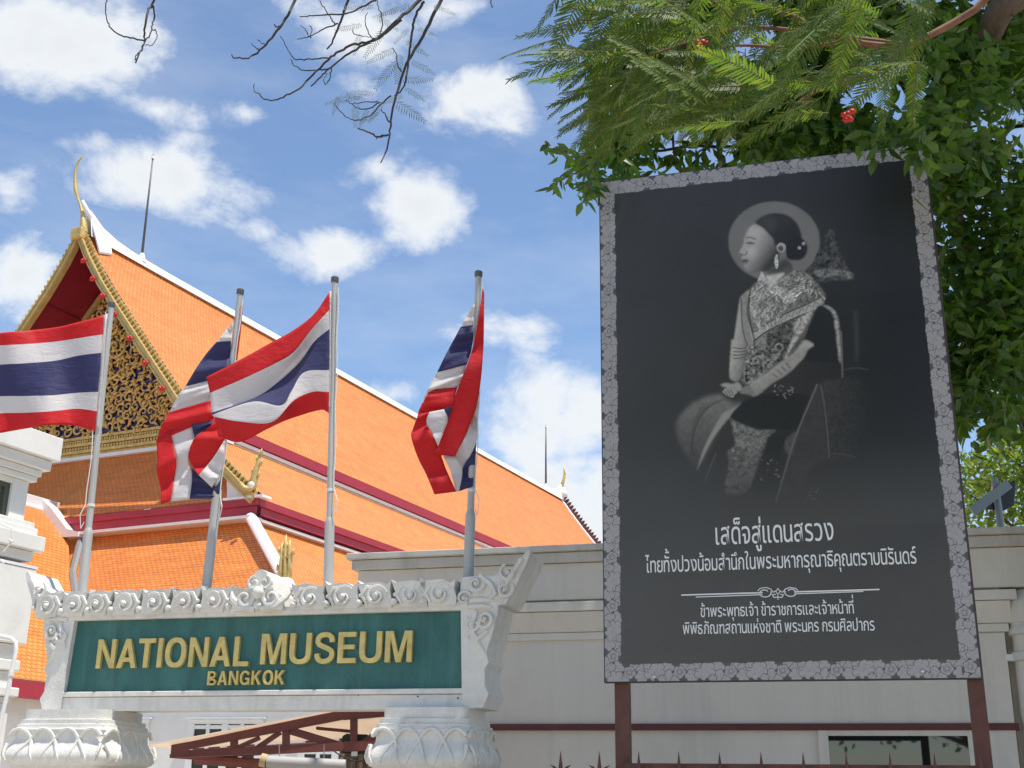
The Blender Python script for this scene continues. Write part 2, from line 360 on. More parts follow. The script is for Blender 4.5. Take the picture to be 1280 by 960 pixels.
# ------------------------------------------------------------------ temple hall
TY = R(25.24)
TU = np.array([math.sin(TY), math.cos(TY), 0]); TV = np.array([math.cos(TY), -math.sin(TY), 0])
TO = P(105, 290, 35)
def T(u, v, z): return TO + u*TU + v*TV + np.array([0, 0, z])
UE = 39.0
hall = thing('temple_hall', 'Thai temple hall with steep orange tiled roofs and gold carved gable behind the flags', 'temple', (TO[0]+10, TO[1]+14, 0))
def slope(mb, pts0, pts1, thick=.06):
    """roof sheet between edge polyline at the front and at the back, uv in metres"""
    rows = []; uvs = []; L = 0
    for i, (a, b) in enumerate(zip(pts0, pts1)):
        if i: L += float(np.linalg.norm(np.array(a)-np.array(pts0[i-1])))
        n = 24; row = [np.array(a)+(np.array(b)-np.array(a))*j/n for j in range(n+1)]
        ax = (np.array(b)-np.array(a)); ax = ax/np.linalg.norm(ax)
        ref = np.array(pts0[0])
        rows.append(row); uvs.append([(float((q-ref)@ax)+50, 100-L) for q in row])
    mb.grid(rows, uvs)
PROF1 = [(0, 0), (.7, -1.02), (1.4, -1.97), (2.1, -2.85), (3.1, -4.06), (4.1, -5.27), (5.1, -6.48)]
PROFS = {1: PROF1, -1: [(v*.93, z) for v, z in PROF1]}
PROF2 = [(4.85, -6.86), (5.8, -7.72), (6.7, -8.5), (7.6, -9.28)]
for sg in (1, -1):
    mb = MB(); slope(mb, [T(.05, sg*v, z) for v, z in PROFS[sg]], [T(UE, sg*v, z) for v, z in PROFS[sg]])
    mb.build('upper_roof', M['tile'], hall, smooth=True)
    mb = MB(); slope(mb, [T(.05, sg*v, z) for v, z in PROF2], [T(UE+1, sg*v, z) for v, z in PROF2])
    mb.build('middle_roof', M['tile'], hall, smooth=True)
    # lowest side slope with the hip at its front end
    mb = MB(); A = [(7.32, -9.86), (8.2, -10.60), (9.0, -11.25), (10.3, -12.35)]
    def hipu(v): return .25-(v-7.32)/(10.3-7.32)*2.1
    slope(mb, [T(hipu(v), sg*v, z) for v, z in A], [T(UE+2, sg*v, z) for v, z in A])
    mb.build('lower_roof', M['tile'], hall, smooth=True)
    # fascias under the upper and middle slopes
    mb = MB()
    FB = lambda a, b, c: T(a, sg*b, c)
    mb.box(FB, (.0, 5.02, -6.80), (UE, 5.12, -6.50)); mb.build('upper_fascia', M['red'], hall)
    mb = MB(); mb.box(FB, (.25, 4.80, -6.93), (UE, 5.06, -6.83)); mb.box(FB, (.25, 4.80, -7.02), (UE, 4.98, -6.95)); mb.build('upper_moulding', M['trim'], hall)
    mb = MB(); mb.box(FB, (-.02, 7.5, -9.50), (UE, 7.66, -9.31)); mb.box(FB, (.03, 7.35, -9.72), (UE, 7.60, -9.505)); mb.build('middle_fascia', M['red'], hall)
    mb = MB(); mb.box(FB, (-.04, 7.3, -9.87), (UE, 7.56, -9.80)); mb.build('middle_moulding', M['trim'], hall)
    # hip cap
    mb = MB(); p0, p1 = T(-.02, sg*7.45, -9.80), T(-1.86, sg*10.25, -12.22)
    mb.tube([p0, p1], .17, 8, flat=.8); mb.build('hip_cap', M['trim'], hall, bevel=.02)
mb = MB(); slope(mb, [T(1.75, -4.95, -6.98), T(1.2, -5.75, -7.7), T(.6, -6.65, -8.5), T(0, -7.4, -9.28)], [T(1.75, 4.95, -6.98), T(1.2, 5.75, -7.7), T(.6, 6.65, -8.5), T(0, 7.4, -9.28)])
mb.build('front_skirt_roof', M['tile'], hall)
mb = MB(); A = [(.25, 7.32, -9.86), (-.4, 8.2, -10.6), (-1.0, 9.05, -11.35), (-1.85, 10.3, -12.35)]
slope(mb, [T(u, -v, z) for u, v, z in A], [T(u, v, z) for u, v, z in A]); mb.build('front_lower_roof', M['tile'], hall)
mb = MB(); mb.box(T, (-.06, -7.66, -9.50), (.06, 7.66, -9.31)); mb.box(T, (0.0, -7.6, -9.72), (.2, 7.6, -9.505)); mb.build('front_fascia', M['red'], hall)
mb = MB(); mb.box(T, (-.24, -7.6, -9.88), (.26, 7.6, -9.80)); mb.build('front_moulding', M['trim'], hall)
# soffit boards of the overhanging gable and pediment wall
def inset(prof, d): return [(max(0, v-d*.75), z-d*.62) for v, z in prof]
for sg in (1, -1):
    mb = MB(); pr = [(v, z-.22) for v, z in PROFS[sg]]
    mb.grid([[T(.1, sg*v, z), T(1.9, sg*v, z)] for v, z in pr])
    for k in (2, 4):
        v, z = pr[k]; mb.box(lambda a, b, c, v=v, z=z: T(a, sg*(v+b), z+c), (.12, -.04, -.07), (1.88, .05, -.01))
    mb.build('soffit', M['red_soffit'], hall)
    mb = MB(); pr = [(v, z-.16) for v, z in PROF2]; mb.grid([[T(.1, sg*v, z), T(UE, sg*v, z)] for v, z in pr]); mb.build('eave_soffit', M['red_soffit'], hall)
PED = [(0, -.55), (4.75, -6.3), (-4.75, -6.3)]
mb = MB(); mb.prism([T(1.75, v, z) for v, z in PED], [T(2.1, v, z) for v, z in PED]); ped = mb.build('pediment', M['indigo'], hall)
# gold scrolls all over the pediment
mb = MB()
def inside(v, z, mgn=.0): return z > -6.25 and abs(v) < (-(z)-.75-mgn)*.80
def scroll(mb, fr, cx, cy, r0, turns, hand, ang, tr, steps=16, n=5, lift=.05):
    pts = []; rad = []
    for i in range(steps+1):
        t = i/steps; a = ang+hand*turns*2*math.pi*t; r_ = r0*(1-t)**.85+.012
        pts.append(fr(cx+r_*math.cos(a), cy+r_*math.sin(a), lift*(.5+t))); rad.append(tr*(.55+.45*math.sin(math.pi*min(1, t*1.15+.05)))*(1-.35*t))
    mb.tube(pts, rad, n)
PF = lambda v, z, d: T(1.74-d, v, z)
zz = -1.2
while zz > -6.1:
    vv = -4.7
    while vv < 4.75:
        a, b = vv+rnd.uniform(-.07, .07), zz+rnd.uniform(-.07, .07)
        if inside(a, b, .22):
            h = 1 if a > 0 else -1
            scroll(mb, PF, a, b, rnd.uniform(.15, .22), rnd.uniform(.9, 1.4), h*rnd.choice((1, 1, -1)), rnd.uniform(0, 6.28), .05)
            for q in range(3):   # flame leaves
                an = rnd.uniform(0, 6.28); l = rnd.uniform(.16, .28); bx_, by_ = a+.16*math.cos(an), b+.16*math.sin(an); cv = rnd.uniform(-1.2, 1.2)
                pts = [PF(bx_+l*t*math.cos(an+cv*t), by_+l*t*math.sin(an+cv*t), .05+.05*math.sin(3*t)) for t in (0, .3, .6, 1)]
                mb.tube(pts, [.028, .055, .038, .006], 5)
        vv += .34
    zz -= .30
# central rosette figure
for k in range(7):
    scroll(mb, PF, .55*math.cos(k*.9)*.6, -3.4+.9*math.sin(k*.9), .38, 1.2, 1 if k % 2 else -1, k, .075, 20, 6, .14)
mb.build('gable_carving', M['gold'], hall, smooth=True)
mb = MB()
for (z0, z1, d) in ((-6.33, -6.24, .10), (-6.46, -6.34, .04), (-6.56, -6.47, .14), (-6.70, -6.575, .06), (-6.80, -6.71, .18), (-6.90, -6.81, .10)):
    mb.box(T, (1.75-d, -4.95, z0), (1.95, 4.95, z1))
for z0, st, d in ((-6.40, .10, .09), (-6.635, .12, .12)):
    k = -4.9
    while k < 4.9:
        mb.box(T, (1.75-d, k, z0-.045), (1.80, k+st*.6, z0+.045)); k += st
mb.build('gable_cornice', M['gold'], hall)
mb = MB(); mb.box(T, (1.55, -5.1, -7.03), (1.95, 5.1, -6.915)); mb.build('cornice_moulding', M['trim'], hall)
for sg in (1, -1):
    mb = MB(); a0, a1 = (.15, -.80), (4.62, -6.22)
    mb.prism([T(1.62, sg*a0[0], a0[1]), T(1.62, sg*a1[0], a1[1]), T(1.62, sg*(a1[0]-.2), a1[1]), T(1.62, sg*a0[0], a0[1]-.26)],
             [T(1.75, sg*a0[0], a0[1]), T(1.75, sg*a1[0], a1[1]), T(1.75, sg*(a1[0]-.2), a1[1]), T(1.75, sg*a0[0], a0[1]-.26)])
    mb.build('pediment_frame', M['gold_bright'], hall)
def bargeboard(prof, sg, u0, w, parent, name='bargeboard'):
    top = [np.array((v, z)) for v, z in prof]; bot = []
    for i, p in enumerate(top):
        t = top[min(i+1, len(top)-1)]-top[max(i-1, 0)]; t = t/np.linalg.norm(t); bot.append(p+w*np.array((t[1], -t[0])))
    bot[0] = np.array((0., top[0][1]-w*1.7)) if prof[0][0] == 0 else bot[0]
    mb = MB()
    for i in range(len(top)-1):
        q = [top[i], top[i+1], bot[i+1], bot[i]]
        mb.prism([T(u0-.09, sg*a, b) for a, b in q], [T(u0+.09, sg*a, b) for a, b in q])
    # raised fillets
    for f0, f1, uu in ((.0, .16, -.13), (.72, .90, -.12)):
        for i in range(len(top)-1):
            q = [top[i]+(bot[i]-top[i])*f0, top[i+1]+(bot[i+1]-top[i+1])*f0, top[i+1]+(bot[i+1]-top[i+1])*f1, top[i]+(bot[i]-top[i])*f1]
            mb.prism([T(u0+uu, sg*a, b) for a, b in q], [T(u0-.085, sg*a, b) for a, b in q])
    bb = mb.build(name, M['gold_bright'], parent)
    # row of leaf-shaped teeth standing on the upper edge
    mb = MB(); mb.mi = 0
    for i in range(len(top)-1):
        L = np.linalg.norm(top[i+1]-top[i]); t = (top[i+1]-top[i])/L; nn = np.array((-t[1], t[0])); n = max(1, int(round(L/.18)))
        if nn[1] < 0: nn = -nn
        st = L/n
        for k in range(n):
            b0 = top[i]+t*(k*st); 
            q = [b0+t*.02, b0+t*(st*.46), b0+t*(st*.36)+nn*.11, b0+t*(st*.05)+nn*.17, b0-t*(st*.22)+nn*.16, b0-t*(st*.02)+nn*.12]
            mb.prism([T(u0-.05, sg*a, b) for a, b in q], [T(u0+.05, sg*a, b) for a, b in q])
    mb.build('tooth_row', M['gold'], parent)
    mb = MB(); q0 = [(p+nnn) for p, nnn in zip(top, [np.array((0, 0))]*len(top))]
    for i in range(len(top)-1):
        t = (top[i+1]-top[i])/np.linalg.norm(top[i+1]-top[i]); nn = np.array((-t[1], t[0])); nn = nn if nn[1] > 0 else -nn
        q = [top[i], top[i+1], top[i+1]+nn*.13, top[i]+nn*.13]
        mb.prism([T(u0+.055, sg*a, b) for a, b in q], [T(u0+.085, sg*a, b) for a, b in q])
    mb.build('tooth_backing', M['indigo'], parent)
    return top, bot
for sg in (1, -1):
    top, bot = bargeboard([(max(0, v-.15*min(1, v)), z) for v, z in PROFS[sg]], sg, -.12, .22, hall)
    for f in () if sg < 0 else (.17, .29, .41, .53, .65, .77, .89):
        i = min(int(f*6), 5); t = f*6-i; p = bot[i]+(bot[i+1]-bot[i])*t
        mb = MB(); c = T(-.26, sg*p[0], p[1]-.02)
        for q_ in range(5): mb.ball(c+TV*.07*math.cos(q_*1.257)+np.array([0, 0, .055*math.sin(q_*1.257)]), .048, 6, 5)
        mb.ball(c-TU*.05, .04, 6, 5); mb.build('rosette', M['red_bright'], hall, smooth=True)
    t2, b2 = bargeboard(PROF2, sg, -.02, .24, hall)
    mb = MB(); q = [(6.55, -9.26), (7.45, -9.26), (7.30, -9.08), (6.45, -8.35)]
    mb.prism([T(.06, sg*a, b) for a, b in q], [T(.16, sg*a, b) for a, b in q]); mb.box(lambda a, b, c: T(a, sg*b, c), (-.12, 6.55, -9.30), (.3, 7.85, -9.235)); mb.build('gable_end_wall', M['trim'], hall)
# chofa: finial of the front gable
def finial(pts, rad, name, m, parent, flat=.6):
    mb = MB(); mb.tube(pts, rad, 8, flat=flat, ref=TV); return mb.build(name, m, parent, smooth=True)
Y0 = 35.0
cf = [(105, 292, 9.5), (104.5, 280, 7.6), (103.5, 270, 5), (102, 262, 3.4), (99.5, 253, 2.7), (97, 247, 3.2), (95, 239, 4.6), (94, 230, 4.0), (94, 222, 3.1), (94.3, 213, 2.7), (96, 206, 2.1), (98.5, 201, 2.5), (101.5, 197, 1.8), (103, 195, .7)]
sp = []
for a, b in zip(cf[:-1], cf[1:]):
    for k in range(3): sp.append(tuple(np.array(a)+(np.array(b)-np.array(a))*k/3))
sp.append(cf[-1])
chofa = finial([P(x, y, Y0) for x, y, r_ in sp], [r_*.016 for x, y, r_ in sp], 'chofa_finial', M['gold_bright'], hall, .8)
mb = MB()
mb.box(T, (-.34, -.22, -.35), (-.08, .22, .02)); mb.build('finial_base', M['gold'], hall, bevel=.03)
# white ridge cap sweeping up to the finial
rp = []
for u in np.linspace(-.26, UE, 110):
    rise = .70*math.exp(-((u-.0)/.8)) + .75*math.exp(-((UE-u)/.7))
    rp.append(T(u, 0, .02+rise))
mb = MB(); mb.tube(rp, [.10-.05*math.exp(-abs(i-0)/.7) for i in range(110)], 8, flat=1.3, ref=(0, 0, 1))
for sg in (1, -1):
    mb.grid([[T(u, sg*v, z+.10+(.74*math.exp(-(u-.0)/.8)+.7*math.exp(-(UE-u)/.7))*f) for u in np.linspace(.12, UE, 60)] for v, z, f in ((.02, .1, 1), (.10, -.06, .6), (.22, -.24, .0))])
mb.build('ridge_cap', M['trim'], hall, smooth=True)
mb = MB()
for sg in (1, -1): mb.prism([T(.16, sg*.05, .55), T(.16, sg*.62, -.72), T(.9, sg*.40, -.44), T(1.05, sg*.12, .1)], [T(.16, sg*.03, .52), T(.16, sg*.58, -.78), T(.9, sg*.36, -.50), T(1.05, sg*.09, .05)])
mb.build('ridge_gusset', M['trim'], hall)
# back gable end: white rim, maroon toothed board, finial
mb = MB(); 
for sg in (1, -1):
    for i in range(len(PROF1)-1):
        (a, b), (c, d) = PROF1[i], PROF1[i+1]
        mb.prism([T(UE-.28, sg*a, b+.10), T(UE-.28, sg*c, d+.10), T(UE+.02, sg*c, d+.10), T(UE+.02, sg*a, b+.10)], [T(UE-.28, sg*a, b-.03), T(UE-.28, sg*c, d-.03), T(UE+.02, sg*c, d-.03), T(UE+.02, sg*a, b-.03)])
mb.build('back_rim', M['trim'], hall)
mb = MB()
for sg in (1, -1):
    L = 0
    for i in range(len(PROF1)-1):
        a, b = np.array(PROF1[i]), np.array(PROF1[i+1]); n = 5
        for k in range(n):
            p = a+(b-a)*k/n; q = a+(b-a)*(k+.7)/n; nn = np.array((.76, .64))*.32
            qq = [p, q, q+nn*.8, (p+q)/2+nn*1.15, p+nn*.7]
            mb.prism([T(UE+.06, sg*s_, z_) for s_, z_ in qq], [T(UE+.16, sg*s_, z_) for s_, z_ in qq])
    a, b = PROF1[0], PROF1[-1]; mb.prism([T(UE+.03, sg*a[0], a[1]+.16), T(UE+.03, sg*b[0], b[1]+.16), T(UE+.03, sg*b[0], b[1]-.3), T(UE+.03, sg*a[0], a[1]-.3)], [T(UE+.055, sg*a[0], a[1]+.16), T(UE+.055, sg*b[0], b[1]+.16), T(UE+.055, sg*b[0], b[1]-.3), T(UE+.055, sg*a[0], a[1]-.3)])
mb.build('back_bargeboard', M['band_red'], hall)
fp = [(703, 622, .34), (702, 614, .28), (701.5, 610, .16), (704, 602, .12), (706, 594, .10), (705.5, 588, .07), (704, 583, .03)]
fe = T(UE, 0, 0)[1]
finial([P(x, y, fe) for x, y, r_ in fp[:3]], [r_ for x, y, r_ in fp[:3]], 'finial_base', M['trim'], hall, 1)
finial([P(x, y, fe) for x, y, r_ in fp[2:]], [r_*.8 for x, y, r_ in fp[2:]], 'chofa_finial', M['gold'], hall, 1)
for (u, v0, h, r_) in ((2.64, 0, 4.1, .035), (36.75, 0, 3.9, .045)):
    mb = MB(); mb.tube([T(u, v0, .1), T(u-.03, v0, h*.55), T(u-.06, v0+.01, h)], [r_*1.4, r_, r_*.7], 6); rod = mb.build('lightning_rod', M['rod'], hall, smooth=True)
    mb = MB(); mb.tube([T(u, v0, .05), T(u, v0, .38)], [.17, .07], 8); mb.build('rod_base', M['trim'], rod)
    mb = MB(); mb.tube([T(u-.06, v0, h-.16), T(u-.06, v0, h-.05)], [.06, .05], 6); mb.build('rod_tip', M['trim'], rod)
# hang hong finials at the roof corners
def hang(px, Y, name='corner_finial', trio=False):
    mb = MB()
    for pts in px:
        q = [P(x, y, Y) for x, y, r_ in pts]; mb.tube(q, [r_*Y/1600 for x, y, r_ in pts], 7, flat=.7, ref=TV)
        for i in range(1, len(q)-1):   # flame barbs
            d = q[i+1]-q[i]; d = d/np.linalg.norm(d); o_ = q[i]+TV*(pts[i][2]*Y/1600*.8)*(-1 if i % 2 else 1)
            mb.tube([o_, o_+d*.16+TV*.06*(-1 if i % 2 else 1)], [.06, .006], 5)
    return mb.build(name, M['gold_bright'], hall, smooth=True)
cy = T(0, 7.5, 0)[1]
hang([[(300, 603, 3), (305, 610, 5), (312, 611, 6), (317, 606, 7), (318, 597, 6), (319, 590, 5), (322, 582, 4.5), (324, 575, 3.5), (325, 568, 2), (324, 562, .6)]], cy-.2)
mb = MB(); mb.ball(P(314, 606, cy-.45), .09, 8, 6); mb.build('finial_boss', M['trim'], hall, smooth=True)
hang([[(351, 726, 4), (351, 712, 4.5), (352, 700, 4), (352, 690, 3), (353, 678, .7)], [(358, 727, 5), (357, 712, 5), (357, 698, 4), (357, 684, 3), (358, 668, .7)], [(362, 724, 4), (362, 708, 4.5), (363, 694, 4), (362, 684, 3), (363, 674, .7)]], T(-1.5, 9.8, 0)[1]-.2)
# porch in front of the gable
mb = MB(); PA = [(.12, -8.98), (1.0, -9.80), (2.4, -11.25), (3.7, -12.55), (5.55, -14.42)]
def vu(v, z): return min(.45, max(-1.95, (z+9.83)/1.33))
for sg in (1, -1): slope(mb, [T(-7.0, sg*v, z) for v, z in PA], [T(vu(v, z), sg*v, z) for v, z in PA])
mb.build('porch_roof', M['tile'], hall)
mb = MB(); mb.box(T, (-7.1, -.16, -9.02), (.42, .16, -8.70)); mb.box(T, (-7.1, -.24, -9.10), (.42, .24, -9.02)); mb.build('porch_ridge', M['trim'], hall, bevel=.02)
for sg in (1, -1):
    mb = MB(); F2 = lambda a, b, c: T(a, sg*b, c)
    mb.prism([F2(.02, .14, -8.75), F2(.02, .5, -9.0), F2(.02, 1.25, -9.70), F2(.02, 1.7, -9.82), F2(.02, 1.7, -9.95), F2(.02, 1.1, -9.93), F2(.02, .14, -9.15)],
             [F2(-.30, .14, -8.75), F2(-.30, .5, -9.0), F2(-.30, 1.25, -9.70), F2(-.30, 1.7, -9.82), F2(-.30, 1.7, -9.95), F2(-.30, 1.1, -9.93), F2(-.30, .14, -9.15)])
    mb.build('porch_flashing', M['trim'], hall)
    mb = MB(); mb.tube([F2(-.05, 1.6, -9.95), F2(-.95, 2.35, -11.15), F2(-1.75, 3.45, -12.25)], .10, 6); mb.build('valley_gutter', M['lamp_grey'], hall)
    mb = MB(); mb.box(F2, (-7, 5.40, -14.82), (-1.9, 5.58, -14.45)); mb.build('porch_fascia', M['red'], hall)
    mb = MB(); mb.box(F2, (-6.6, 4.7, -18.36), (1, 4.95, -13.95)); pw = mb.build('porch_wall', M['plaster_clean'], hall)
# body walls with columns
mb = MB(); mb.box(T, (1.0, -7.2, -TO[2]+.05), (UE, 7.2, -9.9)); wl = mb.build('hall_wall', M['plaster_clean'], hall)
for u in np.arange(2.0, UE, 3.6):
    mb = MB(); mb.box(T, (u, 7.25, -TO[2]+.05), (u+.8, 8.3, -11.0)); mb.build('column', M['plaster_clean'], hall)

# ------------------------------------------------------------------ gatehouse wall behind the billboard
YB = R(-74.07)
SB = -np.array([math.sin(YB), math.cos(YB), 0]); SN = np.array([SB[1], -SB[0], 0])   # along, towards camera
W0 = P(600, 690, 13)
def G(s_, d, z): return np.array([W0[0], W0[1], 0]) + s_*SB + d*SN + np.array([0, 0, z])
gh = thing('gatehouse', 'flat roofed cream gatehouse with moulded parapet behind the dark billboard', 'building', G(2, -2, 0))
S1 = 9.0
mb = MB()
mb.box(G, (-1.33, -3.2, .04), (5.19, 0, 3.98)); gw = mb.build('wall', M['wall'], gh)
mb = MB(); mb.box(G, (5.23, -3.2, .04), (S1, -.32, 3.975)); mb.build('side_wall', M['wall'], gh)
mb = MB()
mb.box(G, (-1.49, -3.4, 4.045), (S1, .16, 4.11)); mb.box(G, (-1.44, -3.35, 3.935), (S1, .11, 4.040))
mb.build('parapet_cap', M['wall_top'], gh, bevel=.008)
mb = MB(); mb.box(G, (-1.38, -3.3, 3.55), (S1, .06, 3.93)); mb.build('parapet', M['wall'], gh, bevel=.006)
mb = MB()
mb.box(G, (-1.40, -.2, 3.425), (5.32, .13, 3.52))
mb.prism([G(-1.37, .11, 3.42), G(-1.37, .09, 3.36), G(-1.37, .045, 3.25), G(-1.37, .03, 3.22), G(-1.37, -.1, 3.22), G(-1.37, -.1, 3.42)][::-1],
         [G(5.26, .11, 3.42), G(5.26, .09, 3.36), G(5.26, .045, 3.25), G(5.26, .03, 3.22), G(5.26, -.1, 3.22), G(5.26, -.1, 3.42)][::-1])
mb.box(G, (-1.36, -.1, 3.14), (5.23, .035, 3.215)); mb.build('cornice', M['wall'], gh, bevel=.006)
mb = MB(); mb.box(G, (-1.35, -.1, 2.245), (5.22, .045, 2.308)); mb.build('maroon_band', M['band_red'], gh, bevel=.004)
mb = MB(); mb.box(G, (4.86, -.1, .04), (5.185, .022, 3.13)); mb.build('pilaster', M['wall'], gh, bevel=.006)
mb = MB(); 
for a, b in (((3.42, .0, 1.0), (3.515, .03, 2.285)), ((4.765, .0, 1.0), (4.83, .03, 2.285)), ((3.515, .0, 2.195), (4.765, .03, 2.285)), ((3.515, 0, 1.0), (4.765, .03, 1.08))): mb.box(G, a, b)
wf = mb.build('window', M['wall'], gh, bevel=.004)
mb = MB(); mb.box(G, (3.51, .002, 1.07), (4.77, .012, 2.20)); mb.build('pane', M['glass_mirror'], wf)
# round engaged column with a ball shaped top
mb = MB(); cx, cdd = 5.42, -.05
prof = [(.17, .04), (.17, 2.86), (.2, 2.87), (.2, 2.94), (.17, 2.96), (.165, 3.10), (.20, 3.11), (.20, 3.15), (.19, 3.17), (.175, 3.21), (.19, 3.22), (.195, 3.27), (.20, 3.32), (.195, 3.40), (.16, 3.47), (.10, 3.525), (.03, 3.545)]
n = 20; vs = [G(cx+r_*math.cos(2*math.pi*k/n), cdd+r_*math.sin(2*math.pi*k/n), z) for r_, z in prof for k in range(n)]
mb.add(vs, [(i*n+k, i*n+(k+1) % n, (i+1)*n+(k+1) % n, (i+1)*n+k) for i in range(len(prof)-1) for k in range(n)])
mb.build('round_column', M['wall'], gh, autosm=40)
mb = MB(); mb.box(G, (5.17, -.02, 2.87), (5.26, .03, 2.93)); mb.build('bracket', M['trim'], gh)

# low white annex seen under the sign beam
AN0 = P(280, 900, 20)
def AX(s_, d, z): return np.array([AN0[0], AN0[1], 0]) + s_*SB + d*SN + np.array([0, 0, z])
an = thing('annex_building', 'low white annex with casement windows seen under the museum sign', 'building', AX(0, -2, 0))
def axs(x, y): q = onp(x, y, AN0, SN)-AN0; return float(q@SB), float(q[2]+AN0[2])
al, _ = axs(120, 900); ar, _ = axs(560, 900)
mb = MB(); mb.box(AX, (al, -4, .05), (ar, 0, 3.75)); mb.build('wall', M['plaster_clean'], an)
mb = MB(); mb.box(AX, (al-.15, -4.1, 3.755), (ar+.15, .15, 3.95)); mb.build('parapet', M['trim'], an, bevel=.01)
for x0, x1 in ((241, 326), (102, 184), (380, 465)):
    s0_, zt = axs(x0, 905); s1_, _ = axs(x1, 905); zb = zt-1.75
    mb = MB(); mb.box(AX, (s0_-.06, .0, zt), (s1_+.06, .05, zt+.07)); mb.box(AX, (s0_-.1, .0, zt+.075), (s1_+.1, .09, zt+.10))
    for k in range(5):
        sx = s0_+(s1_-s0_)*k/4; wd = .055 if k in (0, 2, 4) else .03; mb.box(AX, (sx-wd, .0, zb), (sx+wd, .045, zt-.002))
    for zz in (zt-.05, zt-.42, zt-.83, zt-1.25): mb.box(AX, (s0_, .0, zz-.028), (s1_, .038, zz+.028))
    w = mb.build('window', M['trim'], an)
    mb = MB(); mb.box(AX, (s0_, .002, zb), (s1_, .014, zt-.01)); mb.build('pane', M['glass'], w)

# ------------------------------------------------------------------ gate tower at the left edge (aligned with the hall)
GC = P(76, 575, 14.0)
gt = thing('gate_tower', 'white gate tower with stepped cornices cut off by the left edge', 'gate pillar', (GC[0]-.8, GC[1]-.8, 0))
def GT(u, v, z): return np.array([GC[0], GC[1], 0]) + u*TU + v*TV + np.array([0, 0, z])
def course(x, y0, y1, inset_, ext=1.75):
    """box whose far right corner shows at pixel x; inset_ = how far it steps back from the top slab"""
    z0 = P(x, y1, 14-.0)[2]; z1 = P(x, y0, 14)[2]
    return (-ext+inset_*.2, -1.6+inset_, z0), (-inset_, -inset_, z1)
mb = MB()
zc = lambda y: float(P(60, y, 13.95)[2])
L_ = [(.0, 547, 576), (.065, 576.5, 589), (.13, 589.5, 597), (.16, 597.5, 604)]
for i, y0, y1 in L_: mb.box(GT, (-1.9+i*.3, -1.7+i, zc(y1)), (-i, -i, zc(y0)))
gtop = mb.build('cornice', M['plaster_clean'], gt, bevel=.008)
mb = MB(); i = .22
for (u0, u1) in ((-.45, -i), (-1.75, -1.5)): mb.box(GT, (u0, -1.2, zc(654)), (u1, -i, zc(604.5)))
mb.box(GT, (-1.5, -1.2, zc(611)), (-.452, -i, zc(604.5))); mb.build('lantern_column', M['plaster_clean'], gt, bevel=.006)
mb = MB(); 
mb.box(GT, (-.52, -.50, zc(658)), (-.452, -.26, zc(611.5))); mb.box(GT, (-1.498, -.50, zc(617)), (-.522, -.26, zc(611.5)))
lf = mb.build('window', M['frame_green'], gt)
mb = MB(); mb.box(GT, (-1.5, -.40, zc(658)), (-.52, -.33, zc(616))); mb.build('pane', M['pink'], lf)
mb = MB()
for i, y0, y1 in ((.13, 654.5, 661), (.10, 661.5, 671), (.03, 671.5, 690), (.11, 690.5, 703)): mb.box(GT, (-1.9+i*.3, -1.7+i, zc(y1)), (-i, -i, zc(y0)))
mb.build('lantern_base', M['plaster_clean'], gt, bevel=.008)
mb = MB(); mb.box(GT, (-2.0, -1.62, zc(712)), (-.06, -.06, zc(708.5))); mb.build('roof_edge', M['trim'], gt)
mb = MB(); mb.box(GT, (-1.9, -1.5, zc(806)), (-.065, -.065, zc(712.5))); mb.build('tower_body', M['plaster_clean'], gt, bevel=.01)
mb = MB()
for i, y0, y1 in ((.14, 806.5, 826), (.09, 826.5, 840), (.13, 840.5, 860), (.07, 860.5, 872), (.12, 872.5, 880)): mb.box(GT, (-1.9+i*.3, -1.7+i, zc(y1)), (-i, -i, zc(y0)))
mb.build('lower_moulding', M['plaster_clean'], gt, bevel=.012)
mb = MB(); mb.box(GT, (-1.7, -1.2, .05), (-.13, -.13, zc(880.5))); mb.build('shaft', M['plaster_clean'], gt, bevel=.01)
# conduit pipe on the tower
pp = thing('white_pipe', 'thin white bent pipe standing before the gate tower at the left edge', 'pipe', P(8, 960, 12.6)*np.array([1, 1, 0]))
mb = MB(); q = [(-30, 788), (0, 795), (14, 798), (19.5, 803), (20, 812), (14, 842), (8, 872), (-2, 915)]
pts = [P(x, y, 12.6) for x, y in q]; pts.append(np.array([pts[-1][0]-.05, pts[-1][1], .05]))
mb.tube(pts, .022, 8); mb.build('pipe', M['trim'], pp, smooth=True)
mb = MB(); mb.tube([P(13.4, 845, 12.6), P(14.6, 839, 12.6)], .03, 8); mb.build('collar', M['plaster_clean'], pp)
mb = MB(); mb.tube([P(1, 655, 13.0), P(10, 659, 13.0), P(15, 661, 13.), P(14.5, 672, 13.), P(12.5, 680, 13.), P(4, 690, 13.)], .010, 6)
for x, y in ((13.7, 676), (4, 702)): mb.tube([P(x-2.5, y-1.5, 13.), P(x+2, y+1.5, 13.)], .016, 6)
mb.build('cable', M['trim'], gt)

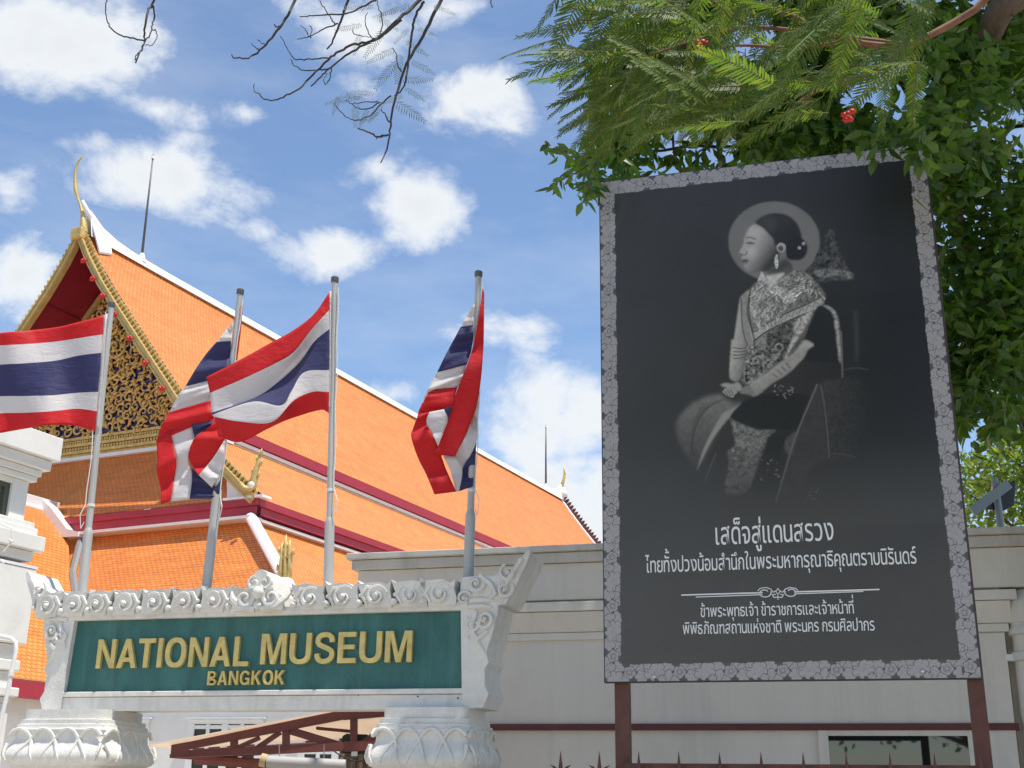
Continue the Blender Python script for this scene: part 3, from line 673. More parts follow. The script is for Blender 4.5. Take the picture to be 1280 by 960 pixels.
# ------------------------------------------------------------------ the museum sign
S0 = P(320, 815, 10)
def S(s_, d, z): return np.array([S0[0], S0[1], 0]) + s_*SB + d*SN + np.array([0, 0, z])
def sxy(x, y): q = onp(x, y, S0, SN)-S0; return float(q@SB), float(q[2]+S0[2])
sg_ = thing('museum_sign', 'white carved plaster museum sign with green panel and gold lettering on two columns', 'sign', S(0, 0, 0))
BK = -.36
mb = MB(); mb.box(S, (-1.845, -.02, 2.378), (1.763, .0, 2.964)); panel = mb.build('panel', M['green'], sg_)
mb = MB()
mb.box(S, (-1.87, BK, 2.235), (1.90, -.022, 3.0))
mb.box(S, (-1.87, -.02, 2.225), (1.87, .03, 2.335))              # beam face
mb.box(S, (-1.87, -.018, 2.338), (1.80, .048, 2.378))            # frame bottom
mb.box(S, (-1.885, -.018, 2.379), (-1.847, .045, 2.965)); mb.box(S, (1.765, -.018, 2.379), (1.803, .045, 2.965))
mb.box(S, (-1.885, -.018, 2.966), (1.803, .055, 3.0))
mb.build('beam', M['plaster'], sg_, bevel=.006)
for (x, y) in ((524, 871), (574, 873), (450, 869)):
    mb = MB(); a, b = sxy(x, y); mb.ball(S(a, .031, b), .007, 6, 4); mb.build('fixing', M['dark'], sg_)
# end brackets from their outline
RO = [(578, 735), (580, 723), (605, 721), (620, 722), (634, 715), (648, 707), (658, 693), (662, 689), (665, 692), (660, 706), (652, 722), (645, 738), (634, 756), (625, 758), (624, 768), (617, 795), (613, 806), (610, 818), (613, 829), (608, 836), (608, 858), (613, 868), (606, 885), (580, 886)]
def bracket(mirror):
    pts = [sxy(x, y) for x, y in RO]
    if mirror: pts = [(-a+.05, b-.01) for a, b in pts]
    mb = MB(); D = .05
    f = [S(a, D, b) for a, b in pts]; b_ = [S(a, BK-.01, b) for a, b in pts]
    if not mirror: f, b_ = f[::-1], b_[::-1]
    mb.prism(f, b_)
    sgn = -1 if mirror else 1
    def q(x, y):
        a, b = sxy(x, y); return ((-a+.05, b-.01) if mirror else (a, b))
    FS = lambda a, b, d: S(a, D+d+.001, b)
    for (x, y, r_, tn, hand, ang, tr) in ((598, 731, .062, 1.3, -1, 1.2, .024), (638, 717, .058, 1.2, 1, 2.0, .02), (634, 738, .055, 1.2, -1, .6, .02), (583, 749, .045, 1.2, 1, .3, .018), (609, 775, .060, 1.3, 1, 3.4, .022), (593, 781, .05, 1.1, -1, .5, .02)):
        a, b = q(x, y); scroll(mb, FS, a, b, r_, tn, hand*sgn, ang if not mirror else math.pi-ang, tr, 16, 6, .012)
        mb.ball(FS(a, b, .018), .02, 7, 5)
    for pl in ([(605, 722), (617, 733), (622, 743), (612, 752)], [(655, 700), (640, 722), (628, 748)], [(598, 765), (590, 790), (586, 800)], [(612, 790), (600, 800), (592, 790), (586, 772)], [(590, 790), (600, 806), (609, 818)], [(590, 752), (604, 751), (620, 752)], [(588, 760), (606, 759), (618, 760)]):
        mb.tube([FS(*q(*p), .0) for p in pl], [.020, .028, .026, .010][:len(pl)] if len(pl) == 4 else [.022, .026, .010], 6)
    return mb.build('end_bracket', M['plaster'], sg_, autosm=38)
bracket(False); bracket(True)
# carved cresting
mb = MB()
def crest(s0_, hand, w=.26, h=.20, base=2.998):
    o = lambda a: s0_+hand*a
    prof = [(-.50*w, 0), (-.52*w, .30*h), (-.46*w, .66*h), (-.50*w, 1.0*h), (-.36*w, .90*h), (-.15*w, 1.0*h), (.15*w, 1.02*h), (.40*w, .96*h), (.54*w, 1.08*h), (.50*w, .82*h), (.40*w, .55*h), (.30*w, .25*h), (.28*w, 0)]
    jj = [(a+rnd.uniform(-.006, .006), b+(rnd.uniform(-.006, .006) if b else 0)) for a, b in prof]
    f = [S(o(a), .075+.02*(b/h), base+b) for a, b in jj]; bk = [S(o(a), -.24, base+b) for a, b in jj]
    if hand > 0: f, bk = f[::-1], bk[::-1]
    mb.prism(f, bk)
    FS = lambda a, b, d: S(a, .088+d-.012, b)
    jit = rnd.uniform(-.35, .35); scroll(mb, FS, o(-.06*w), base+.46*h, rnd.uniform(.070, .084), rnd.uniform(1.2, 1.5), -hand, (2.6 if hand > 0 else math.pi-2.6)+jit, rnd.uniform(.016, .021), 22, 6, .016)
    mb.ball(FS(o(-.06*w), base+.46*h, .03), .024, 8, 6)
    mb.tube([FS(o(-.02*w), base+.86*h, .0), FS(o(.25*w), base+.80*h, .008), FS(o(.38*w), base+.5*h, .004), FS(o(.22*w), base+.12*h, 0)], [.012, .022, .024, .012], 6)
    mb.ball(S(o(.46*w), .075, base+.22*h), .030, 8, 6); mb.ball(S(o(.44*w), .075, base+.50*h), .018, 7, 5)
for x in (69, 102, 130, 165, 201, 238, 275):
    crest(sxy(x, 757)[0], 1)
for x in (391, 432, 473, 516, 552): crest(sxy(x, 750)[0], -1, .28)
mb.box(S, (-1.9, -.2, 2.99), (1.8, .06, 3.03))
# centre ornament
c0 = sxy(332, 740)[0]
pr = [(-.22, 0), (-.20, .12), (-.13, .16), (-.11, .24), (-.05, .31), (0, .335), (.05, .31), (.11, .24), (.13, .16), (.20, .12), (.22, 0)]
mb.prism([S(c0+a, .11, 2.998+b) for a, b in pr][::-1], [S(c0+a, -.22, 2.998+b) for a, b in pr][::-1])
FS = lambda a, b, d: S(a, .10+d, b)
for h_ in (1, -1):
    scroll(mb, FS, c0+h_*.115, 3.10, .07, 1.4, h_, 1.5, .024, 18, 6, .02); scroll(mb, FS, c0+h_*.05, 3.22, .045, 1.2, -h_, 1.5, .018, 16, 6, .02)
    mb.tube([FS(c0+h_*.03, 3.01, .0), FS(c0+h_*.15, 3.03, .01), FS(c0+h_*.24, 3.10, .0), FS(c0+h_*.27, 3.16, -.03)], [.03, .03, .025, .01], 6)
mb.ball(FS(c0, 3.14, .02), .055, 10, 7); mb.ball(FS(c0, 3.04, .01), .04, 8, 6)
mb.build('cresting', M['plaster'], sg_, autosm=40)
# columns with lotus capitals
def capital(sc, hw, hd):
    cdp = -.16
    def ring(k, e, z, n=44):
        out = []
        for i in range(n):
            t = 2*math.pi*i/n; c, s_ = math.cos(t), math.sin(t); p = .24
            x = math.copysign(abs(c)**p, c); y = math.copysign(abs(s_)**p, s_)
            out.append(S(sc+x*(hw*k+e), cdp+y*(hd*k+e), z))
        return out
    prof = [(.90, 2.232), (.90, 2.155), (.97, 2.150), (.97, 2.115), (1.02, 2.110), (1.02, 2.085), (1.05, 2.07), (1.02, 2.03), (1.03, 1.98), (1.10, 1.93), (1.16, 1.89), (1.17, 1.85), (1.13, 1.81), (1.04, 1.79), (1.03, 1.775), (1.03, 1.745), (1.09, 1.74), (1.10, 1.72), (1.06, 1.705), (1.07, 1.69), (1.20, 1.675), (1.20, 1.63), (.98, 1.60), (.92, 1.5), (.9, .1)]
    rings = [ring(k, 0, z) for k, z in prof]; n = 44
    mb = MB(); mb.add([p for r_ in rings for p in r_], [(i*n+(k+1) % n, i*n+k, (i+1)*n+k, (i+1)*n+(k+1) % n) for i in range(len(prof)-1) for k in range(n)] + [tuple(range(n))])
    # interlaced lotus arches on the bulging band
    def kk(z):
        for (a, za), (b, zb) in zip(prof[:-1], prof[1:]):
            if zb <= z <= za: return a+(b-a)*(za-z)/(za-zb+1e-9)
        return 1
    for face in range(4):
        m_ = 4 if face in (0, 2) else 3
        for j in range(-1, m_+1):
            for hnd in (1, -1):
                pts = []; rad = []
                for t in np.linspace(0, 1, 9):
                    w_ = (j+.5+hnd*(.5-.98*t**1.3*.9))/m_*2-1; z = 2.075-.0*t-.26*(1-math.cos(t*math.pi/2))
                    w_ = (j+.5+hnd*.95*t**.75*.9)/m_*2-1; z = 2.075-.25*t**1.6
                    if abs(w_) > .97: continue
                    k = kk(z)+.004; a, b = hw*k, hd*k
                    q = {0: (w_*a, b), 1: (a, w_*b), 2: (w_*a, -b), 3: (-a, w_*b)}[face]
                    pts.append(S(sc+q[0], cdp+q[1], z)); rad.append(.006+.011*math.sin(math.pi*min(.95, .25+t*.7)))
                if len(pts) > 2: mb.tube(pts, rad, 6)
    return mb.build('column', M['plaster'], sg_, autosm=45)
capital(-1.62, .43, .36); capital(1.50, .37, .36)
# lettering
def text_mesh(body, font_offset=0., extrude=0., bevel=0., shear=0):
    c = bpy.data.curves.new('txt', 'FONT'); c.body = body; c.offset = font_offset; c.extrude = extrude; c.bevel_depth = bevel; c.resolution_u = 6; c.shear = shear
    o = bpy.data.objects.new('txt', c); COL.objects.link(o)
    dg = bpy.context.evaluated_depsgraph_get(); dg.update()
    me = bpy.data.meshes.new_from_object(o.evaluated_get(dg))
    v = np.empty(len(me.vertices)*3); me.vertices.foreach_get('co', v); v = v.reshape(-1, 3)
    fs = [tuple(p.vertices) for p in me.polygons]
    bpy.data.objects.remove(o); bpy.data.curves.remove(c); bpy.data.meshes.remove(me)
    return v, fs
def arc(cx, cy_, rx, ry, a0, a1, n=12): return [(cx+rx*math.copysign(abs(math.cos(a))**.85, math.cos(a)), cy_+ry*math.copysign(abs(math.sin(a))**.85, math.sin(a))) for a in np.linspace(a0, a1, n)]
def stroke_poly(c, w):
    q = resample(np.array(c, float), 26); t = np.gradient(q, axis=0); t /= np.linalg.norm(t, axis=1)[:, None]; n_ = np.stack([-t[:, 1], t[:, 0]], 1)*w/2
    return [tuple(p) for p in q+n_]+[tuple(p) for p in (q-n_)[::-1]]
hp = math.pi/2
mirr = lambda pl, W_: [(W_-x, y) for x, y in pl][::-1]
A_L = [(0, 0), (.29, 1), (.38, 1), (.38, .70), (.29, .36), (.38, .36), (.38, .21), (.245, .21), (.185, 0)]
O_L = arc(.40, .5, .40, .515, hp, 3*hp)+arc(.40, .5, .215, .345, 3*hp, hp)
GLY = {'N': (.72, [[(0, 0), (0, 1), (.19, 1), (.55, .30), (.55, 1), (.72, 1), (.72, 0), (.53, 0), (.17, .70), (.17, 0)]]),
 'A': (.76, [A_L, mirr(A_L, .76)]), 'T': (.64, [[(0, 1), (.64, 1), (.64, .84), (.41, .84), (.41, 0), (.23, 0), (.23, .84), (0, .84)]]),
 'I': (.18, [[(0, 0), (0, 1), (.18, 1), (.18, 0)]]), 'O': (.80, [O_L, mirr(O_L, .80)]), 'L': (.56, [[(0, 0), (0, 1), (.18, 1), (.18, .16), (.56, .16), (.56, 0)]]),
 'M': (.88, [[(0, 0), (0, 1), (.25, 1), (.44, .28), (.63, 1), (.88, 1), (.88, 0), (.71, 0), (.71, .76), (.52, 0), (.36, 0), (.17, .76), (.17, 0)]]),
 'U': (.74, [[(0, 1), (.18, 1)]+[(.18, .36)]+arc(.37, .35, .19, .21, 2*hp, 4*hp, 12)+[(.56, .36), (.56, 1), (.74, 1)]+arc(.37, .36, .37, .375, 4*hp, 2*hp, 16)]),
 'S': (.68, [stroke_poly([(.585, .68), (.57, .82), (.47, .915), (.33, .93), (.17, .89), (.10, .77), (.13, .63), (.28, .55), (.42, .49), (.56, .41), (.60, .27), (.53, .13), (.38, .07), (.22, .08), (.12, .17), (.09, .32)], .165)]),
 'E': (.61, [[(0, 0), (0, 1), (.60, 1), (.60, .84), (.18, .84), (.18, .59), (.56, .59), (.56, .44), (.18, .44), (.18, .16), (.61, .16), (.61, 0)]]),
 'B': (.68, [[(0, 0), (0, 1), (.18, 1), (.18, 0)], stroke_poly([(.18, .93), (.30, .93), (.44, .925), (.54, .84), (.54, .65), (.44, .55), (.30, .545), (.18, .545)], .14), stroke_poly([(.18, .07), (.32, .07), (.48, .075), (.60, .15), (.60, .32), (.48, .40), (.32, .405), (.18, .405)], .14)]),
 'G': (.78, [stroke_poly([(.66, .72), (.57, .88), (.40, .935), (.22, .87), (.11, .70), (.09, .5), (.11, .30), (.22, .13), (.40, .065), (.54, .10), (.62, .20)], .165), [(.42, .36), (.42, .51), (.76, .51), (.76, 0), (.65, 0), (.62, .12), (.60, .36)]]),
 'K': (.74, [[(0, 0), (0, 1), (.18, 1), (.18, .58), (.50, 1), (.72, 1), (.40, .60), (.74, 0), (.53, 0), (.28, .47), (.18, .35), (.18, 0)]])}
def letters(word, x0, x1, yb0, yt0, gap=.11):
    """one raised letter per part, laid along the panel between the given picture columns"""
    sa, zb = sxy(x0, yb0); sb, _ = sxy(x1, yb0); _, zt = sxy(x0, yt0)
    adj = {('A', 'T'): -.07, ('N', 'A'): -.03, ('T', 'I'): .0}
    xs_ = [0.]
    for a, b in zip(word[:-1], word[1:]): xs_.append(xs_[-1]+GLY[a][0]+gap+adj.get((a, b), 0))
    W_ = xs_[-1]+GLY[word[-1]][0]; ks = (sb-sa)/W_; kz = zt-zb
    for ch, x in zip(word, xs_):
        mb = MB(); 
        for k, pl in enumerate(GLY[ch][1]):
            f = [(sa+(x+a)*ks, zb+b*kz) for a, b in pl]
            ar = sum(f[i][0]*f[(i+1) % len(f)][1]-f[(i+1) % len(f)][0]*f[i][1] for i in range(len(f)))
            if ar > 0: f = f[::-1]
            mb.prism([S(a, .036, b) for a, b in f][::-1], [S(a, .002, b) for a, b in f][::-1])
        mb.build('letter', M['gold_letter'], sg_, bevel=.0025)
letters('NATIONAL', 122, 312, 836, 800)
letters('MUSEUM', 327, 516, 831, 793)
letters('BANGKOK', 261, 357, 857, 839.5, .13)

# ------------------------------------------------------------------ flagpoles
POLES = [((139, 384), (103, 737), 10.60, 660), ((300, 368), (258, 735), 10.30, 612), ((418.5, 353), (410.5, 730), 9.99, 648), ((598, 346), (585.5, 720), 9.68, 640)]
plabel = ['grey flagpole flying the flag cut off by the left edge', 'grey flagpole leaning right with its flag bunched behind another', 'grey upright flagpole flying the flag stretched to the left', 'grey flagpole standing apart on the right end of the sign with a drooping flag']
PT = []
for (tp, bp_, Y, yj), lb in zip(POLES, plabel):
    a = P(*tp, Y); b = P(*bp_, Y); d = (b-a)/np.linalg.norm(b-a); g0 = a+d*((a[2]-2.995)/-d[2])
    t = thing('flagpole', lb, 'flagpole', g0, 'flagpoles on top of the museum sign'); PT.append((a, b))
    j = a+d*np.linalg.norm(P(tp[0], yj, Y)-P(tp[0], tp[1], Y))
    mb = MB(); mb.tube([a-d*.0, j], [.0265, .029], 12); mb.build('upper_pole', M['pole'], t, autosm=40)
    mb = MB(); mb.tube([j-d*.01, j+d*.02, j+d*.05, g0], [.030, .039, .041, .043], 12); mb.build('lower_pole', M['pole'], t, autosm=40)
    o_ = np.array([.036, -.03, 0]) if tp[0] > 200 else np.array([-.036, -.03, 0])
    mb = MB(); mb.tube([a+o_+d*(.06+1.85*k/14)+np.array([.006*math.sin(k*1.3), 0, 0]) for k in range(15)], .0045, 5); mb.tube([a+o_+d*1.90, a+o_*1.9+d*2.0, a+o_*1.5+d*2.12, a+o_+d*2.06], .004, 5); mb.tube([a+d*1.89, a+d*1.915], .034, 10); mb.build('halyard', M['rope'], t)
    mb = MB(); mb.tube([a-d*.055, a-d*.045, a-d*.01, a+d*.005], [.025, .035, .035, .030], 12); mb.build('cap', M['pole_cap'], t, autosm=40)
    mb = MB(); mb.box(lambda x, y, z: (g0[0]+x, g0[1]+y, z), (-.075, -.075, 2.996), (.075, .075, 3.02)); mb.build('foot_plate', M['pole'], t, bevel=.01)
# ------------------------------------------------------------------ flags
def cloth(mb, colr, A, B_, Y, dy=0., n=26, m=6, amp=.03, ph=0., crop=None, freq=9.):
    """one dyed stripe of cloth between two edge curves (picture x, y and optional depth offset)"""
    ox, oy, k = crop or (0, 0, 1)
    def prep(c): return [((q[0])*k+ox, q[1]*k+oy, (q[2] if len(q) > 2 else 0.)) for q in c]
    a, b = resample(prep(A), n), resample(prep(B_), n); rows = []
    for j in range(m+1):
        t = j/m; row = []
        for i in range(n):
            q = a[i]*(1-t)+b[i]*t; sx = i/(n-1)
            w = amp*(math.sin(freq*sx+ph+1.5*q[1]/60)+.5*math.sin(freq*2.3*sx+q[0]/22+ph))*min(1, sx*4+.15)
            row.append(P(q[0], q[1], Y+dy+q[2]+w))
        rows.append(row)
    mb.mi = colr; mb.grid(rows)
CA, CB, CD, CE = (180, 340, .25), (180, 500, .25), (440, 340, .25), (440, 500, .25)
def flag_obj(mb, label):
    mb.mi = 0; o = mb.build('thai_flag', FLAG, None, smooth=True, solid=.002)
    md = o.modifiers.new('weld', 'WELD'); md.merge_threshold = .002
    o.modifiers.move(1, 0)
    return tag(o, label, 'flag', 'national flags on the poles')
def rows_flag(rows, cols, Y, crop, amp, deps=None, sleeve=True, freq=9., n=44):
    mb = MB()
    for i, c in enumerate(cols): cloth(mb, c, rows[i], rows[i+1], Y, 0, n, 6, amp, 0, crop, freq)
    return mb
# flag 1: flying out of the frame to the left
xs = [130, 100, 70, 35, 0, -45, -90]
vals = [[394, 402, 409, 413, 416, 421, 424], [418, 422.5, 427, 430, 432, 437, 441], [441, 444.5, 451, 454, 456, 461, 466], [490, 491, 494, 495, 495.5, 500, 506], [514, 511, 514, 516, 517, 523, 529], [540, 532.5, 531, 536, 542, 549, 552]]
rows = [[(x-(.075*(v[0]-394) if k == 0 else .03*(v[0]-394)), v[k]) for k, x in enumerate(xs)] for v in vals]
mb = rows_flag(rows, [0, 1, 2, 1, 0], 10.56, None, .055, freq=13.)
cloth(mb, 1, [(134.5, 392), (129, 466), (123, 541)], [(129.5, 394), (124.5, 466), (119, 540)], 10.57, 0, 16, 2, .0)
f1 = flag_obj(mb, 'striped flag flying flat and cut off by the left edge of the photo')
# flag 3
rows3 = [[(928, 98), (850, 210), (745, 292), (640, 350), (500, 428), (312, 525)],
         [(926, 190), (835, 290, -.03), (745, 403, -.03), (640, 465), (500, 532), (330, 605)],
         [(926, 285), (850, 350, .05), (770, 460, .10), (640, 575, .10), (540, 635, .05), (338, 704)],
         [(926, 490), (800, 502, -.02), (735, 600, -.06), (685, 668, -.10), (545, 648, -.04), (340, 714)],
         [(926, 600), (840, 600, -.02), (745, 645, -.08), (640, 750, -.10), (480, 748, -.06), (352, 724)],
         [(922, 706), (880, 690, .02), (720, 738), (620, 783, -.03), (480, 850), (372, 822)]]
mb = rows_flag(rows3, [0, 1, 2, 1, 0], 9.95, CA, .02, freq=8.)
cloth(mb, 1, [(936, 95), (935, 400), (930, 706)], [(926, 98), (925, 400), (921, 706)], 9.96, 0, 16, 2, .0, 0, CA)
f3 = flag_obj(mb, 'striped flag stretched to the left in front of the bunched flag')
# flag 2: wrapped and hanging from the leaning pole
mb = MB(); Y2 = 10.26
cloth(mb, 0, [(497, 160), (488, 260), (478, 350), (466, 442)], [(488, 165), (470, 260), (450, 350), (425, 450)], Y2, .06, 16, 4, .0, 0, CA)
cloth(mb, 0, [(462, 222), (452, 236)], [(455, 240), (440, 256)], Y2, 0, 6, 2, 0, 0, CA)
cloth(mb, 1, [(452, 240), (410, 290), (362, 352)], [(446, 262), (440, 305), (436, 350)], Y2, 0, 14, 6, .015, 0, CA)
cloth(mb, 2, [(362, 350), (310, 410), (255, 490), (205, 575)], [(436, 346), (432, 420), (424, 480), (400, 545)], Y2, 0, 18, 8, .03, 1, CA, 7)
cloth(mb, 1, [(205, 573), (178, 610), (150, 655), (128, 702)], [(345, 538), (345, 570), (340, 610), (336, 642)], Y2, -.02, 18, 8, .02, 2, CA, 7)
cloth(mb, 0, [(128, 700), (100, 740), (75, 800), (60, 850)], [(336, 640), (338, 680), (345, 735), (250, 770)], Y2, -.03, 18, 8, .02, 2, CA, 6)
cloth(mb, 0, [(62, 205), (68, 300), (64, 360), (82, 440), (85, 522)], [(130, 150), (148, 230), (162, 310), (150, 400), (132, 507)], Y2, -.03, 22, 8, .03, .5, CB, 7)
cloth(mb, 1, [(130, 148), (148, 230), (162, 310), (150, 400), (132, 507)], [(228, 108), (248, 180), (220, 290), (240, 380), (228, 497)], Y2, -.01, 22, 8, .025, 1., CB, 7)
cloth(mb, 2, [(228, 106), (240, 135), (252, 190)], [(332, 100), (338, 112), (335, 130)], Y2, -.03, 14, 6, .015, 0, CB)
cloth(mb, 0, [(336, 128), (290, 158), (250, 195), (222, 280), (270, 376)], [(372, 110), (400, 170), (400, 205), (345, 290), (276, 374)], Y2, -.05, 22, 8, .03, .3, CB, 8)
cloth(mb, 2, [(240, 340), (240, 380), (228, 495)], [(345, 440), (372, 440), (345, 494)], Y2, .03, 18, 8, .02, .3, CB)
cloth(mb, 1, [(400, 203), (345, 290), (274, 376)], [(404, 205), (396, 330), (340, 438)], Y2, -.09, 18, 8, .02, .3, CB)
cloth(mb, 2, [(340, 438), (360, 430), (384, 396)], [(345, 444), (365, 470), (376, 470)], Y2, -.07, 12, 4, .0, .3, CB)
f2 = flag_obj(mb, 'striped flag wrapped round the leaning pole and hanging in folds')
# flag 4: limp on the lone pole
mb = MB(); Y4 = 9.64
cloth(mb, 0, [(612, 152), (606, 162), (600, 172)], [(614, 165), (612, 170), (606, 178)], Y4, 0, 6, 2, 0, 0, CD)
cloth(mb, 1, [(612, 155), (580, 205), (543, 277)], [(614, 165), (610, 220), (607, 268)], Y4, 0, 14, 6, .01, 0, CD)
cloth(mb, 2, [(543, 275), (505, 345), (465, 420), (425, 502)], [(607, 266), (606, 330), (596, 395), (574, 462)], Y4, 0, 20, 8, .03, 0, CD, 7)
cloth(mb, 1, [(425, 500), (400, 545), (370, 605), (345, 662)], [(574, 460), (562, 500), (548, 540), (528, 578)], Y4, -.01, 20, 8, .025, 1, CD, 8)
cloth(mb, 0, [(657, 82), (661, 110), (660, 250), (656, 400), (642, 560), (620, 680), (575, 800), (515, 922)], [(652, 88), (640, 180), (610, 350), (576, 462), (530, 578), (498, 672), (430, 870), (410, 914)], Y4, -.05, 34, 10, .03, 0, CD, 9)
cloth(mb, 0, [(390, 588), (362, 640), (335, 690), (318, 760)], [(528, 576), (515, 620), (498, 672), (385, 700)], Y4, -.03, 18, 8, .02, 2, CD)
cloth(mb, 0, [(320, 740), (306, 780), (296, 825), (330, 930), (370, 1010), (412, 1112)], [(388, 695), (376, 745), (400, 810), (430, 870), (468, 980), (522, 1098)], Y4, -.03, 26, 8, .03, 1, CD, 8)
cloth(mb, 1, [(386, 700), (372, 750), (400, 810), (431, 868)], [(460, 686), (480, 738), (458, 800), (433, 866)], Y4, -.06, 16, 6, .01, 2, CD)
cloth(mb, 2, [(458, 686), (470, 710), (480, 738)], [(497, 670), (492, 705), (482, 736)], Y4, -.055, 10, 4, .0, 2, CD)
cloth(mb, 1, [(455, 280), (490, 350), (520, 457)], [(515, 278), (552, 350), (536, 456)], Y4, -.02, 16, 6, .015, 2, CE)
cloth(mb, 1, [(642, -58), (612, 50), (570, 160), (513, 280)], [(642, -50), (632, 80), (618, 220), (548, 352)], Y4, .0, 22, 8, .03, 2, CE, 11)
cloth(mb, 2, [(618, 210), (600, 260), (550, 350), (536, 456)], [(622, 215), (616, 300), (606, 400), (604, 432)], Y4, .02, 18, 8, .03, .5, CE, 8)
f4 = flag_obj(mb, 'limp striped flag hanging on the lone pole nearest the billboard')

# ------------------------------------------------------------------ red steel canopy under the sign
YC = 12.3
cn = thing('steel_canopy', 'red steel truss canopy with pale canvas roof behind the sign', 'canopy', P(380, 900, YC)*np.array([1, 1, 0]))
def bar(mb, x0, y0, x1, y1, w0, w1=None, Y=YC, dpt=.06):
    w1 = w1 or w0; a, b = np.array([x0, y0]), np.array([x1, y1]); d = (b-a)/np.linalg.norm(b-a); n_ = np.array([-d[1], d[0]])
    q = [a+n_*w0/2, b+n_*w1/2, b-n_*w1/2, a-n_*w0/2]
    mb.prism([P(*p, Y) for p in q][::-1], [P(*p, Y)+np.array([0, dpt, 0]) for p in q][::-1])
mb = MB()
bar(mb, 215, 936, 430, 893, 9, 12, YC); bar(mb, 428, 894, 520, 888, 12, 9, YC+.003)
mb.prism([P(x, y, YC-.004) for x, y in ((214, 931), (236, 927), (236, 943), (213, 946))][::-1], [P(x, y, YC+.06) for x, y in ((214, 931), (236, 927), (236, 943), (213, 946))][::-1])
bar(mb, 214, 943, 430, 933, 9, 11, YC+.006); bar(mb, 430, 933, 520, 930, 13, 13, YC+.009)
for x, y0, y1 in ((292, 921, 940), (357, 908, 936), (442, 893, 930)): bar(mb, x, y0, x, y1, 9, 9, YC+.012)
bar(mb, 297, 934, 324, 922, 5, 5, YC+.015); bar(mb, 322, 934, 350, 915, 6, 6, YC+.018); bar(mb, 362, 913, 425, 932, 10, 10, YC+.02)
bar(mb, 452, 932, 490, 900, 9, 9, YC+.022); bar(mb, 395, 910, 438, 914, 4, 4, YC+.3)
mb.build('truss', M['canopy_red'], cn, bevel=.004)
mb = MB(); bar(mb, 212, 945, 324, 953, 5, 5, YC+.5); mb.build('rear_beam', M['canopy_red'], cn)
# second truss at the back and the posts, so it stands
mb = MB(); K_ = 5.0
for (xa, ya, xb, yb_) in ((215, 936, 520, 886), (214, 943, 520, 930)):
    a, b = P(xa, ya, YC)+np.array([0, .93, -.02]), P(xb, yb_, YC)+np.array([0, .93, -.26]); mb.tube([a, b], .05, 4); mb.build('rear_truss', M['canopy_red'], cn)
mb = MB()
for Y in (YC+.1, YC+.85):
    mb = MB(); q = P(548, 930, YC); mb.box(WF, (q[0]-.04, Y-.04, .05), (q[0]+.04, Y+.04, q[2])); mb.build('post', M['canopy_red'], cn)
mb = MB(); a, b, c = P(186, 932.5, YC-.05), P(428, 887, YC-.05), P(525, 880, YC-.05)
mb.prism([a, b, c, c+np.array([0, 0, .012]), b+np.array([0, 0, .012]), a+np.array([0, 0, .012])], [q+np.array([0, .95, k]) for q, k in ((a, .0), (b, -.22), (c, -.24), (c+np.array([0, 0, .012]), -.24), (b+np.array([0, 0, .012]), -.22), (a+np.array([0, 0, .012]), .0))])
mb.build('canvas_roof', M['canvas'], cn)
rb = thing('roller_blind', 'rolled grey vinyl blind with wooden end hung under the canopy', 'blind', P(380, 955, YC-.1))
mb = MB(); mb.tube([P(334, 952, YC-.15), P(432, 957, YC-.15)], .055, 14); mb.build('roll', M['grey_tube'], rb, autosm=40)
mb = MB(); mb.tube([P(326, 949.5, YC-.15), P(333.5, 951.5, YC-.15)], .062, 14); mb.build('end_cap', M['wood'], rb, autosm=40)
mb = MB()
for x, y0, y1 in ((349, 930, 944), (405, 930, 946)):
    mb = MB(); mb.tube([P(x, y0, YC-.1), P(x, y1+4, YC-.12)], .005, 5); mb.build('hanging_wire', M['lamp_grey'], rb)
fl = thing('floodlight', 'black floodlight fixed under the right end of the red canopy', 'lamp', P(448, 938, YC-.1))
mb = MB(); q = [(428, 920), (433, 917), (460, 918), (463, 940), (458, 943), (428, 942), (425, 936)]
mb.prism([P(x, y, YC+.10) for x, y in q][::-1], [P(x, y, YC+.25) for x, y in q][::-1]); mb.build('housing', M['dark'], fl, bevel=.01)
mb = MB(); mb.box(lambda x, y, z: P(443, 941, YC+.05)+np.array([x, y, z]), (-.03, 0, -.03), (.03, .04, .03)); mb.build('bracket', M['bolt'], fl)
ct = thing('bunched_curtain', 'tan canvas curtain bunched up beside the right sign column', 'curtain', P(460, 955, YC+.3))
mb = MB(); rows = []
for j in range(9):
    t = j/8; y = 938+t*55; row = []
    for i in range(41):
        s_ = i/40; x = 425+s_*62+8*t*(s_-.5); row.append(P(x, y-8*math.sin(math.pi*s_)*(1-t)*.6+6*(s_ > .6)*(1-t)*-1, YC+.35+.07*math.sin(s_*38+1.3*math.sin(t*4))+.03*math.sin(s_*90+t*5)))
    rows.append(row)
mb.grid(rows); mb.build('drape', M['cloth_tan'], ct, smooth=True, solid=.004)
mb = MB(); pts = [P(416+74*t, 938+22*math.sin(math.pi*t)*.75-14*t*t, YC-.05) for t in np.linspace(0, 1, 14)]; mb.tube(pts, .007, 5); mb.build('tie_cord', M['dark'], ct)

